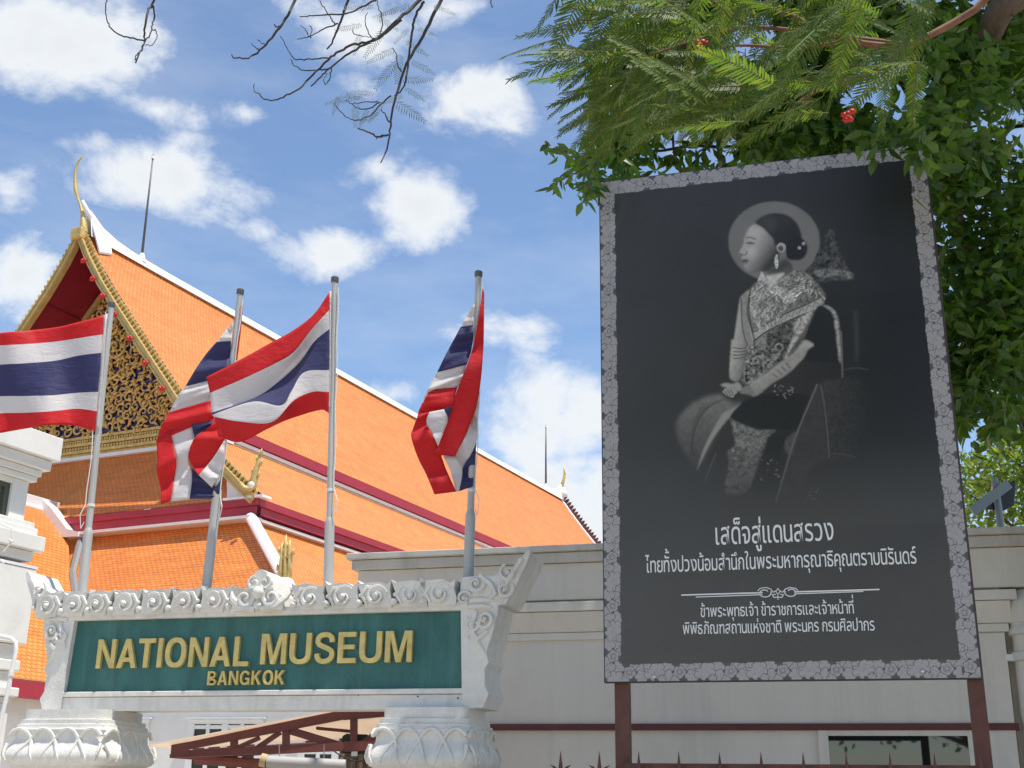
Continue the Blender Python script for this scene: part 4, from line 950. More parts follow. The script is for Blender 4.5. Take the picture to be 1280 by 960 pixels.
# ------------------------------------------------------------------ floodlight pole on the gatehouse roof
lp = thing('lamp_post', 'grey lamp post with tilted bracket and dark lamp seen above the gatehouse', 'lamp post', np.array([5.75, 14.0, 4.1]))
mb = MB(); mb.tube([(5.74, 14.0, 4.1), P(1250, 650, 14), P(1243, 598, 14)], [.05, .045, .042], 12); mb.build('pole', M['lamp_grey'], lp, autosm=40)
mb = MB(); bar(mb, 1216, 639, 1262, 604, 13, 13, 13.90, .05); mb.build('bracket', M['lamp_grey'], lp, bevel=.004)
mb = MB(); q = [(1232, 636), (1252, 640), (1268, 632), (1270, 600), (1258, 604)]
mb.prism([P(x, y, 14.02) for x, y in q][::-1], [P(x, y, 14.18) for x, y in q][::-1]); mb.build('lamp_head', M['dark'], lp, bevel=.01)
mb = MB(); mb.tube([P(1240, 614, 13.95), P(1251, 613, 13.95)], .03, 8); mb.tube([P(1240, 610, 13.95), P(1251, 609, 13.95)], .02, 8); mb.build('clamp', M['bolt'], lp)

# ------------------------------------------------------------------ billboard
B0 = P(990, 530, 8)
def BB(s_, d, z): return np.array([B0[0], B0[1], 0]) + s_*SB + d*SN + np.array([0, 0, z])
def bxy(x, y): q = onp(x, y, B0, SN)-B0; return float(q@SB), float(q[2]+B0[2])
BS0, BS1, BZ0, BZ1 = -1.327, 1.046, 2.343, 6.09
bbd = thing('memorial_billboard', 'tall dark memorial billboard with a seated portrait and floral border on red steel posts', 'billboard', BB(-.1, 0, 0))
mb = MB(); mb.box(BB, (BS0-.008, -.05, BZ0-.008), (BS1+.008, -.003, BZ1+.008)); mb.build('backing_board', M['board_edge'], bbd, bevel=.003)
for s0_ in (-1.275, 1.0-.03):
    mb = MB(); mb.box(BB, (s0_, -.15, .12), (s0_+.095, -.055, 5.6)); mb.build('post', M['steel_red'], bbd, bevel=.004)
mb = MB(); mb.box(BB, (-1.20, -.02, 1.775), (.97, .025, 1.822)); mb.build('cross_rail', M['steel_red'], bbd, bevel=.004)
mb = MB()
for z in (2.6, 4.2, 5.5): mb.box(BB, (-1.17, -.11, z), (.96, -.055, z+.05))
mb.build('back_rail', M['steel_red'], bbd)
for x, y in ((818, 846), (1153, 839)):
    a, b = bxy(x, y); mb = MB(); mb.ball(BB(a, .004, b), .014, 8, 6); mb.build('bolt', M['bolt'], bbd, smooth=True)
# --- the printed sheet: a fine mesh whose colour attribute holds the print and a painted glare gradient
RES = .0046
NX = int((BS1-BS0)/RES); NZ = int((BZ1-BZ0)/RES)
sx = np.linspace(BS0, BS1, NX+1); sz = np.linspace(BZ0, BZ1, NZ+1)
GX, GZ = np.meshgrid(sx, sz)
def smooth_noise(scale, seed):
    r = np.random.default_rng(seed); nx = int((BS1-BS0)/scale)+3; nz = int((BZ1-BZ0)/scale)+3; g_ = r.random((nz, nx))
    fx = (GX-BS0)/scale; fz = (GZ-BZ0)/scale; ix = fx.astype(int); iz = fz.astype(int); tx = fx-ix; tz = fz-iz
    tx = tx*tx*(3-2*tx); tz = tz*tz*(3-2*tz)
    return (g_[iz, ix]*(1-tx)+g_[iz, ix+1]*tx)*(1-tz)+(g_[iz+1, ix]*(1-tx)+g_[iz+1, ix+1]*tx)*tz
IMG = .020+.008*smooth_noise(.6, 1)+.004*smooth_noise(.12, 2)+.010*np.clip((.2-GX)/1.4, 0, 1)  # last term: painted glare, lighter towards the left
IMG *= 1-.62*np.clip((GX-.15)/.55, 0, 1)*np.clip((GZ-3.4)/.9, 0, 1)     # printed backdrop falls to black behind the chair
IMG += .028*np.clip((4.1-GZ)/1.2, 0, 1)  # glare painted into the sheet colour: lighter towards the bottom
def blur(a, k):
    if k < 1: return a
    for ax in (0, 1):
        for _ in range(2):
            p = np.cumsum(np.concatenate([np.repeat(np.take(a, [0], ax), k+1, ax), a, np.repeat(np.take(a, [-1], ax), k, ax)], ax), ax)
            n_ = a.shape[ax]; a = (np.take(p, range(2*k+1, 2*k+1+n_), ax)-np.take(p, range(0, n_), ax))/(2*k+1)
    return a
def polymask(pts, soft=1, closed=True, spline=True):
    p = np.array([bxy(*q) for q in pts])
    if spline and len(p) > 3:
        q = resample(np.vstack([p, p[:1]]), len(p)*7)[:-1]
    else: q = p
    m_ = np.zeros_like(GX, bool)
    i0, i1 = max(0, int((q[:, 0].min()-BS0)/RES)-12), min(NX+1, int((q[:, 0].max()-BS0)/RES)+14)
    j0, j1 = max(0, int((q[:, 1].min()-BZ0)/RES)-12), min(NZ+1, int((q[:, 1].max()-BZ0)/RES)+14)
    X, Zz = GX[j0:j1, i0:i1], GZ[j0:j1, i0:i1]; mm = np.zeros(X.shape, bool)
    for k in range(len(q)):
        (xa, ya), (xb, yb) = q[k], q[(k+1) % len(q)]
        if ya == yb: continue
        c = (ya > Zz) != (yb > Zz); mm ^= c & (X < (xb-xa)*(Zz-ya)/(yb-ya)+xa)
    out = np.zeros_like(GX); pad = mm.astype(float)
    out[j0:j1, i0:i1] = blur(pad, soft); return out
def paint(pts, val, soft=1, tex=0., tscale=.02, seed=3, grad=None, spline=True, alpha=1.):
    global IMG
    m_ = polymask(pts, soft, spline=spline)*alpha; v = np.full_like(GX, val)
    if grad: # (px0, px1, multiplier at the far end)
        a, b = np.array(bxy(*grad[0])), np.array(bxy(*grad[1])); d = b-a; t = np.clip(((GX-a[0])*d[0]+(GZ-a[1])*d[1])/(d@d), 0, 1); v = v*(1+(grad[2]-1)*t)
    if tex: v = v*(1+tex*(2*smooth_noise(tscale, seed)-1)+tex*.8*(2*smooth_noise(tscale*.5, seed+9)-1))
    IMG = IMG*(1-m_)+np.clip(v, 0, 1)*m_
def strokes(pts, w, val, soft=0, alpha=1.):
    global IMG
    p = np.array([bxy(*q) for q in pts]); q = resample(p, max(8, len(p)*8)) if len(p) > 2 else resample(np.vstack([p[0], (p[0]+p[1])/2, p[1]]), 24)
    i0, i1 = max(0, int((q[:, 0].min()-BS0-w)/RES)-3), int((q[:, 0].max()-BS0+w)/RES)+4
    j0, j1 = max(0, int((q[:, 1].min()-BZ0-w)/RES)-3), int((q[:, 1].max()-BZ0+w)/RES)+4
    X, Zz = GX[j0:j1, i0:i1], GZ[j0:j1, i0:i1]; d = np.full(X.shape, 9.)
    for k in range(len(q)-1):
        a, b = q[k], q[k+1]; e = b-a; t = np.clip(((X-a[0])*e[0]+(Zz-a[1])*e[1])/(e@e+1e-12), 0, 1); d = np.minimum(d, np.hypot(X-a[0]-t*e[0], Zz-a[1]-t*e[1]))
    m_ = np.clip((w-d)/RES+.5, 0, 1)*alpha; IMG[j0:j1, i0:i1] = IMG[j0:j1, i0:i1]*(1-m_)+val*m_
K1 = lambda *p: [(840+x*.21875, 240+y*.21875) for x, y in p]
K2 = lambda *p: [(820+x*.25, 430+y*.25) for x, y in p]
def ell(cx, cy_, rx, ry, n_=28): return [(cx+rx*math.cos(2*math.pi*k/n_), cy_+ry*math.sin(2*math.pi*k/n_)) for k in range(n_)]
# round disc behind the head
paint(K1(*ell(584, 282, 262, 228)), .16, 1, .05, .2, 4)
# chair back
paint(K1((770, 450), (800, 420), (830, 350), (870, 300), (880, 230), (905, 210), (935, 250), (950, 330), (985, 400), (1030, 470), (1020, 520), (860, 520)), .05, 1, .9, .02, 31)
paint(K1((800, 455), (860, 440), (940, 440), (1030, 465), (1025, 500), (940, 480), (850, 490)), .14, 1, .6, .02, 37)
paint(K1((850, 520), (1030, 515), (1050, 700), (1055, 960), (880, 960), (880, 640)), .016, 2)
paint(K1((1040, 680), (1060, 690), (1065, 950), (1048, 950)), .05, 2)
# torso and dress
paint(K1((490, 510), (440, 560), (392, 605), (376, 720), (352, 890), (340, 965), (420, 1010), (640, 1010), (760, 850), (830, 660), (880, 600), (820, 510), (740, 450), (640, 470)), .29, 1, .45, .015, 41, (K1((430, 650))[0], K1((800, 860))[0], .25))
paint(K1((394, 600), (372, 720), (352, 870), (340, 965), (335, 1030), (420, 1030), (450, 940), (452, 860), (430, 760), (412, 660)), .36, 1, .10, .06, 45, (K1((365, 800))[0], K1((455, 840))[0], .45))
paint(K1((392, 606), (445, 566), (440, 700), (474, 850), (440, 905), (402, 780)), .24, 1, .12, .03, 47)
strokes(K1((394, 606), (404, 780), (440, 905)), .004, .08); strokes(K1((447, 566), (442, 700), (476, 850)), .005, .07); strokes(K1((437, 580), (432, 700), (462, 850)), .003, .40)
paint(K1((455, 830), (470, 800), (600, 722), (760, 650), (850, 606), (858, 660), (720, 712), (560, 785), (470, 850)), .36, 1, .12, .02, 51)
strokes(K1((470, 800), (600, 720), (760, 648), (850, 604)), .004, .06); strokes(K1((470, 850), (560, 787), (720, 714), (858, 662)), .005, .05); strokes(K1((440, 590), (432, 700), (470, 850), (455, 960)), .006, .05, alpha=.8)
for k in range(9):
    strokes(K1((485+k*40, 805-k*18), (500+k*40, 775-k*18), (515+k*40, 785-k*18)), .0035, .16)
paint(K1((640, 600), (740, 520), (755, 560), (700, 620), (640, 640)), .45, 1, .6, .018, 53)
for k in range(5): strokes(K1((650+k*16, 545+k*16), (700+k*10, 530+k*13), (750, 535+k*13)), .004, .10)
paint(K1(*ell(600, 572, 38, 32)), .4, 1, .7, .014, 54)
paint(K1((545, 800), (640, 750), (720, 730), (700, 850), (640, 960), (540, 960)), .10, 1, .8, .018, 57)
paint(K1(*ell(612, 890, 36, 36)), .03, 0); paint(K1(*ell(612, 890, 28, 28)), .22, 0, .5, .012, 58); paint(K1(*ell(612, 890, 15, 15)), .04, 0)
paint(K1((700, 740), (820, 665), (800, 700), (745, 800), (680, 900), (650, 960), (645, 940), (690, 830)), .36, 1, .5, .02, 59)
for k in range(70):   # lace of the blouse
    x, y = rnd.uniform(450, 640), rnd.uniform(520, 760)
    if y < 800-(x-450)*.35: strokes(K1((x, y), (x+rnd.uniform(-18, 18), y+rnd.uniform(8, 22)), (x+rnd.uniform(-20, 20), y+rnd.uniform(20, 36))), .0035, rnd.choice((.10, .14, .48, .5)))
for k in range(40):
    x = rnd.uniform(690, 870); y = 470+(x-690)*.65+rnd.uniform(-40, 40); strokes(K1((x, y), (x+rnd.uniform(-16, 16), y+rnd.uniform(4, 16))), .004, rnd.choice((.06, .06, .45, .4)))
# shawl over the far shoulder: dark, bright rim
paint(K1((830, 655), (880, 640), (930, 680), (950, 800), (965, 960), (760, 960), (740, 900), (770, 800)), .012, 1)
paint(K1((850, 645), (900, 655), (935, 690), (955, 760), (968, 960), (955, 960), (935, 790), (915, 690)), .38, 1, .4, .03, 61)
# neck and head
paint(K1((520, 462), (560, 440), (660, 400), (690, 440), (660, 475), (600, 500), (545, 515)), .24, 1, 0, .1, 1, (K1((530, 480))[0], K1((680, 420))[0], .25))
paint(K1((500, 480), (515, 455), (545, 520), (560, 540), (520, 505), (490, 510)), .42, 0, .2)
paint(K1((540, 480), (640, 462), (610, 500), (560, 545)), .46, 1, .15)
FACE = K1((478, 178), (445, 205), (424, 238), (412, 268), (410, 292), (398, 318), (384, 344), (388, 357), (402, 362), (398, 378), (404, 386), (400, 394), (410, 402), (412, 418), (414, 432), (432, 452), (465, 457), (505, 452), (545, 450), (590, 420), (612, 380), (606, 330), (585, 280), (555, 245), (520, 205))
paint(FACE, .34, 1, .05, .05, 5, (K1((470, 305))[0], K1((585, 365))[0], .13))
paint(K1((440, 222), (465, 205), (495, 215), (490, 245), (450, 250)), .48, 5, alpha=.6)
paint(K1((435, 325), (470, 318), (485, 345), (465, 375), (435, 370)), .50, 5, alpha=.6)
strokes(K1((424, 263), (445, 259), (478, 270)), .005, .08, alpha=.8)
paint(K1((428, 294), (445, 290), (466, 296), (450, 301)), .06, 1, alpha=.8); strokes(K1((426, 293), (447, 289), (472, 297)), .0035, .04)
strokes(K1((408, 362), (425, 355), (428, 340)), .005, .11, alpha=.8); strokes(K1((388, 352), (400, 360)), .004, .08)
paint(K1((400, 390), (420, 383), (438, 394), (425, 404), (406, 406)), .10, 1); strokes(K1((402, 394), (436, 395)), .003, .04)
strokes(K1((412, 412), (430, 410)), .004, .16)
paint(K1((520, 452), (590, 424), (640, 380), (670, 400), (640, 450), (560, 470)), .045, 3, alpha=.85)
HAIR = K1((472, 180), (500, 150), (550, 127), (605, 122), (662, 135), (712, 178), (738, 240), (742, 300), (720, 350), (690, 390), (655, 370), (650, 320), (620, 296), (592, 310), (578, 268), (548, 232), (510, 196))
paint(HAIR, .030, 1, .15, .05, 6, (K1((540, 150))[0], K1((690, 320))[0], .35))
paint(K1((480, 176), (530, 148), (590, 150), (600, 200), (570, 240), (530, 205)), .055, 4, alpha=.7)
paint(K1(*ell(716, 325, 58, 66)), .011, 1)
for x, y in ((728, 320), (752, 296)): paint(K1(*ell(x, y, 11, 10, 10)), .28, 0, .4, .01)
paint(K1(*ell(624, 318, 27, 28)), .30, 0); paint(K1(*ell(622, 322, 15, 16)), .08, 0); strokes(K1((606, 312), (622, 302), (640, 314)), .004, .4)
paint(K1((590, 362), (604, 358), (608, 400), (604, 436), (592, 434), (586, 400)), .5, 0, .4, .012)
# sleeves, hands, lower dress
paint(K2((378, -20), (440, -20), (450, 60), (438, 140), (415, 185), (372, 175), (370, 100)), .36, 1, .12, .03, 71, (K2((385, 80))[0], K2((450, 90))[0], .4))
for k in range(4): strokes(K2((388, 20+k*18), (420, 24+k*16), (452, 18+k*16)), .004, .10)
paint(K2((455, 10), (620, 30), (560, 130), (470, 200), (430, 190), (440, 120)), .17, 1, .9, .017, 73)
paint(K2((690, 45), (725, 0), (745, -20), (790, 5), (760, 30), (735, 75), (660, 150), (580, 200), (500, 262), (465, 240), (470, 200), (560, 140), (640, 80)), .36, 1, .12, .04, 75, (K2((560, 130))[0], K2((610, 200))[0], .7))
for k in range(4): strokes(K2((585+k*22, 150-k*18), (605+k*22, 168-k*16)), .005, .17)
paint(K2((470, 205), (440, 215), (420, 245), (470, 255), (500, 262)), .20, 1)
paint(K2((320, 205), (350, 195), (385, 200), (410, 190), (430, 215), (420, 235), (385, 235), (345, 218)), .30, 1)
for k in range(3): paint(K2((330+k*20, 240-k*10), (350+k*20, 222-k*8), (375+k*16, 240), (392, 262-k*3), (380, 268), (352+k*10, 258)), .28, 0); 
for k in range(3): strokes(K2((345+k*14, 236-k*4), (362+k*12, 262-k*2)), .003, .09)
paint(K2((320, 250), (250, 265), (180, 300), (120, 360), (100, 430), (140, 540), (205, 630), (250, 560), (300, 450), (340, 380), (440, 300), (380, 290)), .17, 3, .12, .03, 81, (K2((260, 290))[0], K2((170, 600))[0], .35), alpha=.9)
for k in range(7): strokes(K2((345-k*18, 275+k*3), (250-k*10, 330+k*10), (190-k*6+k*4, 440+k*14), (170+k*6, 560)), .003, .05, alpha=.6)
paint(K2((335, 345), (440, 296), (400, 340), (340, 400), (270, 500), (205, 635), (240, 520), (290, 420)), .27, 1)
strokes(K2((300, 550), (270, 620), (245, 690)), .006, .10, alpha=.7)
paint(K2((430, 290), (560, 250), (760, 260), (740, 330), (700, 420), (560, 430), (440, 400), (370, 370)), .012, 1)
paint(K2((370, 372), (440, 405), (520, 432), (600, 430), (560, 470), (540, 540), (510, 600), (480, 700), (440, 745), (345, 745), (365, 600), (358, 540), (395, 505), (385, 440)), .17, 1, .45, .018, 83, (K2((420, 520))[0], K2((450, 745))[0], .7))
paint(K2((600, 435), (700, 440), (640, 520), (650, 620), (620, 760), (480, 740), (520, 600), (560, 480)), .016, 2, alpha=.9)
paint(K2((640, 520), (655, 470), (700, 440), (720, 430), (715, 500), (680, 560), (650, 540)), .11, 1, .3, .016, 85)
for k in range(46):
    x, y = rnd.choice(((rnd.uniform(520, 650), rnd.uniform(575, 690)), (rnd.uniform(740, 820), rnd.uniform(725, 800)), (rnd.uniform(590, 690), rnd.uniform(200, 265)), (rnd.uniform(500, 550), rnd.uniform(440, 520))))
    strokes(K2((x, y), (x+rnd.uniform(-10, 10), y+rnd.uniform(-8, 8))), .004, rnd.uniform(.12, .3))
paint(K2((800, 200), (815, 205), (850, 400), (862, 560), (760, 640), (690, 760), (600, 800), (660, 600), (720, 420), (760, 300)), .055, 2, .15, .05, 87, (K2((800, 300))[0], K2((640, 780))[0], .8))
strokes(K2((806, 204), (770, 290), (700, 460), (650, 620), (600, 790)), .006, .17)
paint(K2((815, 200), (870, 180), (1030, 185), (1060, 400), (1040, 560), (1030, 600), (880, 580), (860, 480), (835, 300)), .05, 2, .3, .016, 89, (K2((850, 300))[0], K2((1040, 300))[0], .45))
strokes(K2((825, 210), (845, 330), (860, 480), (866, 570)), .005, .13); strokes(K2((866, 550), (930, 552), (1000, 566)), .004, .09)
strokes(K2((925, -60), (930, 60), (932, 165)), .006, .16); strokes(K2((940, 130), (1000, 120), (1060, 128)), .006, .06)
# studio light from the left: the printed figure sinks into the dark towards its right
_a, _b = np.array(bxy(905, 420)), np.array(bxy(1075, 560)); _d = _b-_a; _t = np.clip(((GX-_a[0])*_d[0]+(GZ-_a[1])*_d[1])/(_d@_d), 0, 1); _t = _t*_t*(3-2*_t)
_m = np.clip((GZ-bxy(950, 660)[1])/.15, 0, 1)*np.clip((bxy(950, 372)[1]-GZ)/.08, 0, 1)
IMG = IMG*(1-.45*_t*_m)
# fade of the print at the foot of the figure
fz = bxy(950, 640)[1]; fd = np.clip((fz-GZ)/.001, 0, 1)
t0, t1 = bxy(950, 560)[1], bxy(950, 640)[1]; fade = np.clip((t0-GZ)/(t0-t1), 0, 1)*np.clip((GZ-3.3)/.05, 0, 1)
IMG = IMG*(1-.75*fade*(GZ < t0))+.052*.75*fade*(GZ < t0)
# floral border
BW = .113
def motif(t, w):
    """t along the border (m), w across 0..BW -> print value"""
    per = .335; k = np.floor(t/per); tt = t-(k+.5)*per; y = w-.058
    val = np.full_like(t, .30); 
    def line(d, wd): return np.clip((wd-np.abs(d))/.0022+.5, 0, 1)
    L_ = np.zeros_like(t); D_ = np.zeros_like(t)
    r_ = np.hypot(tt, y); th = np.arctan2(y, tt)
    rp_ = .043*(.80+.20*np.abs(np.cos(2.5*th+.4)))
    L_ = np.maximum(L_, line(r_-rp_, .0022)); L_ = np.maximum(L_, line(r_-.013, .0018)); L_ = np.maximum(L_, line(r_-.024*(.9+.1*np.cos(5*th)), .0016))
    L_ = np.maximum(L_, line(np.abs(np.sin(2.5*th+.4+math.pi/2))*r_*.9, .0017)*((r_ > .024) & (r_ < rp_)))
    for cx_, cy2, ra, rot in ((.078, .026, .040, .6), (.078, -.028, .040, -.7), (-.078, .026, .040, 2.5), (-.078, -.028, .040, -2.5), (.150, .0, .050, 1.2), (-.150, .012, .048, 2.0), (.03, .052, .030, 1.2), (-.03, -.052, .03, -1.8), (.118, .046, .026, .2), (-.118, -.046, .026, 3)):
        X = tt-cx_; Yy = y-cy2; r2 = np.hypot(X, Yy); t2 = np.arctan2(Yy, X)-rot; rr = 1.22*ra*(.74+.26*np.abs(np.cos(2.5*t2)))
        ins = (r2 < rr) & (r_ > rp_+.002)
        L_ = np.where(ins, np.maximum(L_*0, np.maximum(line(r2-rr+.0016, .0026), np.maximum(line(np.abs(np.sin(2.5*t2+1.57))*r2*.8, .0012)*.85*(r2 > .005), line(np.abs(np.sin(5*t2+6*r2/ra))*r2*.4, .0009)*.5*(r2 > .35*ra)))), L_)
        D_ = np.where(ins, 1, D_)
    bgm = (D_ < .5) & (r_ > rp_)
    val = np.where(bgm, .075, val); val = val*(1-L_)+.075*L_
    return val
wl_ = GX-BS0; wr = BS1-GX; wb = GZ-BZ0; wt_ = BZ1-GZ
scal = lambda t: BW+.003*np.sin(t*19)+.002*np.sin(t*53)
for w_, t_ in ((wl_, GZ-BZ0), (wr, GZ-BZ0+.1)):
    m_ = w_ < scal(t_); IMG = np.where(m_, motif(t_, w_), IMG)
inn = (wl_ > BW) & (wr > BW)
for w_, t_ in ((wb, GX-BS0), (wt_, GX-BS0+.12)):
    m_ = (w_ < scal(t_)) & (wl_ > BW-.004) & (wr > BW-.004); IMG = np.where(m_, motif(t_, w_), IMG)
me = bpy.data.meshes.new('printed_sheet')
nv = (NX+1)*(NZ+1); co = np.array([BB(0, 0, 0)])+GX.reshape(-1, 1)*SB+np.stack([0*GZ.ravel(), 0*GZ.ravel(), GZ.ravel()], 1)
# canvas sags a touch between its fixings
co = co + (SN*((.004*np.sin((GX-BS0)*2.65/2.37*1.2)*np.sin((GZ-BZ0)*.84)).reshape(-1, 1)))
me.vertices.add(nv); me.vertices.foreach_set('co', co.ravel())
ii = (np.arange(NZ)[:, None]*(NX+1)+np.arange(NX)[None]).ravel()
q = np.stack([ii, ii+1, ii+NX+2, ii+NX+1], 1).astype(np.int32); nf = len(q)
me.loops.add(nf*4); me.loops.foreach_set('vertex_index', q.ravel())
me.polygons.add(nf); me.polygons.foreach_set('loop_start', np.arange(nf, dtype=np.int32)*4)
me.update(calc_edges=True)
IMG = np.where((wl_ < BW) | (wr < BW) | (wb < BW) | (wt_ < BW), IMG, IMG+np.clip(IMG-.10, 0, 1)*.22+.008)
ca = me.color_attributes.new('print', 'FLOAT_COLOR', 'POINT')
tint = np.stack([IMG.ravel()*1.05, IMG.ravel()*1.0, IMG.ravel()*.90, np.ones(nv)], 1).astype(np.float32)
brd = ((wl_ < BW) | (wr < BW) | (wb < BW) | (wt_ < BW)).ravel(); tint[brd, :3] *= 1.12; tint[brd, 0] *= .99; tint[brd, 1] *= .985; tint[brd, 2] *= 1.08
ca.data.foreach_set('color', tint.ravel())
pm = bpy.data.materials.new('vinyl_print'); pm.use_nodes = True; t = pm.node_tree; pb = t.nodes['Principled BSDF']
at = N(t, 'ShaderNodeAttribute', attribute_name='print'); t.links.new(at.outputs['Color'], pb.inputs['Base Color']); pb.inputs['Roughness'].default_value = .42; pb.inputs['Specular IOR Level'].default_value = .4
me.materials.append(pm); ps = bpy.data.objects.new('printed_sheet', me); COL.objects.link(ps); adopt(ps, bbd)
# Thai lettering
UPPER = 'ัิีึืํ็'; TONE = '่้๊๋์'
_gc = {}
def area_(v, fs):
    a = 0.
    for f in fs:
        p = v[list(f), :2]; x, y = p[:, 0], p[:, 1]; a += abs(np.dot(x, np.roll(y, -1))-np.dot(y, np.roll(x, -1)))/2
    return a
def glyph(ch, wgt):
    """mesh of one character, filled several ways; the typical fill is kept"""
    if ch not in _gc:
        c = bpy.data.curves.new('txt', 'FONT'); c.body = ch; o = bpy.data.objects.new('txt', c); COL.objects.link(o); res = []
        for ru in (3, 4, 5, 7):
            for dw in (-.002, 0, .002):
                c.resolution_u = ru; c.offset = wgt+dw; dg = bpy.context.evaluated_depsgraph_get(); dg.update()
                me = bpy.data.meshes.new_from_object(o.evaluated_get(dg)); v = np.empty(len(me.vertices)*3); me.vertices.foreach_get('co', v); v = v.reshape(-1, 3)
                fs = [tuple(p.vertices) for p in me.polygons]; bpy.data.meshes.remove(me); res.append((area_(v, fs), v, fs))
        bpy.data.objects.remove(o); bpy.data.curves.remove(c)
        md = np.median([r_[0] for r_ in res]); _gc[ch] = min(res, key=lambda r_: abs(r_[0]-md))[1:]
    return _gc[ch]
def adv(t_):
    """pen position after the text"""
    return text_mesh(t_+'|')[0][:, 0].max()-text_mesh('|')[0][:, 0].max()
COMB = UPPER+TONE+'ุู'
def thai(body, x0, x1, yb, h, sheet, wgt=.004):
    """lettering between picture columns x0 and x1; h = height of a plain consonant in metres"""
    body = body.replace('ำ', 'ํา')
    sa, z0 = bxy(x0, yb); sb, _ = bxy(x1, yb); hh = text_mesh('ก')[0][:, 1].max(); kz = h/hh
    items = []; pen = 0.
    for i, ch in enumerate(body):
        if ch == ' ': pen += .22; continue
        v, f = glyph(ch, wgt)
        if ch in COMB:
            up = 0
            if ch in TONE and body[i-1] in UPPER: up = .24
            elif ch in TONE and body[i-1:i] and i+1 < len(body) and body[i+1] == 'ํ': up = .22
            dx = pen-.04-v[:, 0].max()
            if i and body[i-1] == 'ป' or (i > 1 and body[i-2] == 'ป'): dx -= .1
            items.append((v+np.array([dx, up, 0]), f))
        else:
            l = v[:, 0].min(); items.append((v+np.array([pen+.045-l, 0, 0]), f)); pen += v[:, 0].max()-l+.09
            if ch == 'า' and i and body[i-1] == 'ํ': pass
    kx = (sb-sa)/(pen-.09)
    mb = MB()
    for v, f in items: mb.add([BB(sa+(p[0]-.045)*kx, .0055, z0+p[1]*kz) for p in v], f)
    return mb.build('lettering', M['print_white'], bbd)
thai('เสด็จสู่แดนสรวง', 895, 1043, 681, .118, 0)
thai('ไทยทั้งปวงน้อมสำนึกในพระมหากรุณาธิคุณตราบนิรันดร์', 807, 1147, 716, .082, 0)
thai('ข้าพระพุทธเจ้า ข้าราชการและเจ้าหน้าที่', 876, 1068, 771.5, .062, 0)
thai('พิพิธภัณฑสถานแห่งชาติ พระนคร กรมศิลปากร', 854, 1094, 793, .062, 0)
mb = MB()
def flat(pts, w):
    p = [np.array(bxy(*q)) for q in pts]
    for a, b in zip(p[:-1], p[1:]):
        d = (b-a)/np.linalg.norm(b-a); n_ = np.array([-d[1], d[0]])*w/2
        mb.add([BB(*(c[0], .006, c[1])) for c in (a+n_-d*w*.2, b+n_+d*w*.2, b-n_+d*w*.2, a-n_-d*w*.2)], [(0, 3, 2, 1)])
flat([(852, 744), (953, 741)], .009); flat([(870, 746.5), (953, 743.5)], .006); flat([(993, 740), (1099, 737)], .009); flat([(993, 742.5), (1079, 739.5)], .006)
for sgn in (1, -1):
    cx0, cy0 = 972.5, 741.5
    pl = [(cx0+sgn*(16.5-8*math.cos(a)*(.55+.45*(1-a/6.5))), cy0-.4*sgn-.3+5.2*math.sin(a)*(.7+.3*(1-a/6.5))) for a in np.linspace(-.4, 5.6, 18)]
    flat(pl, .007); flat([(cx0+sgn*2, cy0-3), (cx0+sgn*6, cy0-1), (cx0+sgn*9, cy0-5), (cx0+sgn*15, cy0-7), (cx0+sgn*22, cy0-6), (cx0+sgn*25, cy0-3)], .006)
    flat([(cx0+sgn*1, cy0+5), (cx0+sgn*5, cy0+5.5), (cx0+sgn*7, cy0+2), (cx0+sgn*3, cy0+1.5)], .006)
flat([(cx0, cy0-6), (cx0-2.5, cy0-2), (cx0, cy0+2), (cx0+2.5, cy0-2), (cx0, cy0-6)], .005); flat([(cx0, cy0+3), (cx0, cy0+8)], .006)
mb.build('divider_ornament', M['print_white'], bbd)

# ------------------------------------------------------------------ spiked fence
fc = thing('spiked_fence', 'red iron fence with barbed spear tips in front of the billboard posts', 'fence', BB(0, .1, .13))
mb = MB()
for z in (.4, 1.52): mb.box(BB, (bxy(690, 945)[0], .075, z), (3.4, .105, z+.04))
mb.build('rail', M['steel_red'], fc)
bs = [bxy(x, 945)[0] for x in (704.7, 753.7, 803, 852.8, 903, 956, 1007, 1062, 1117, 1172, 1227, 1280)]
stp = (bs[-1]-bs[0])/11; k0 = bs[0]
for k in range(0, 17):
    s_ = k0+k*stp; mb = MB(); D = .09
    mb.tube([BB(s_, D, .14), BB(s_, D, 1.74), BB(s_, D, 1.765), BB(s_, D, 1.80), BB(s_, D, 1.893)], [.011, .011, .015, .013, .001], 6)
    for h_ in (1, -1):
        mb.tube([BB(s_+h_*.006, D, 1.715), BB(s_+h_*.022, D, 1.765), BB(s_+h_*.042, D, 1.79), BB(s_+h_*.070, D, 1.805)], [.011, .011, .008, .001], 6)
    mb.build('picket', M['steel_red'], fc, smooth=False)

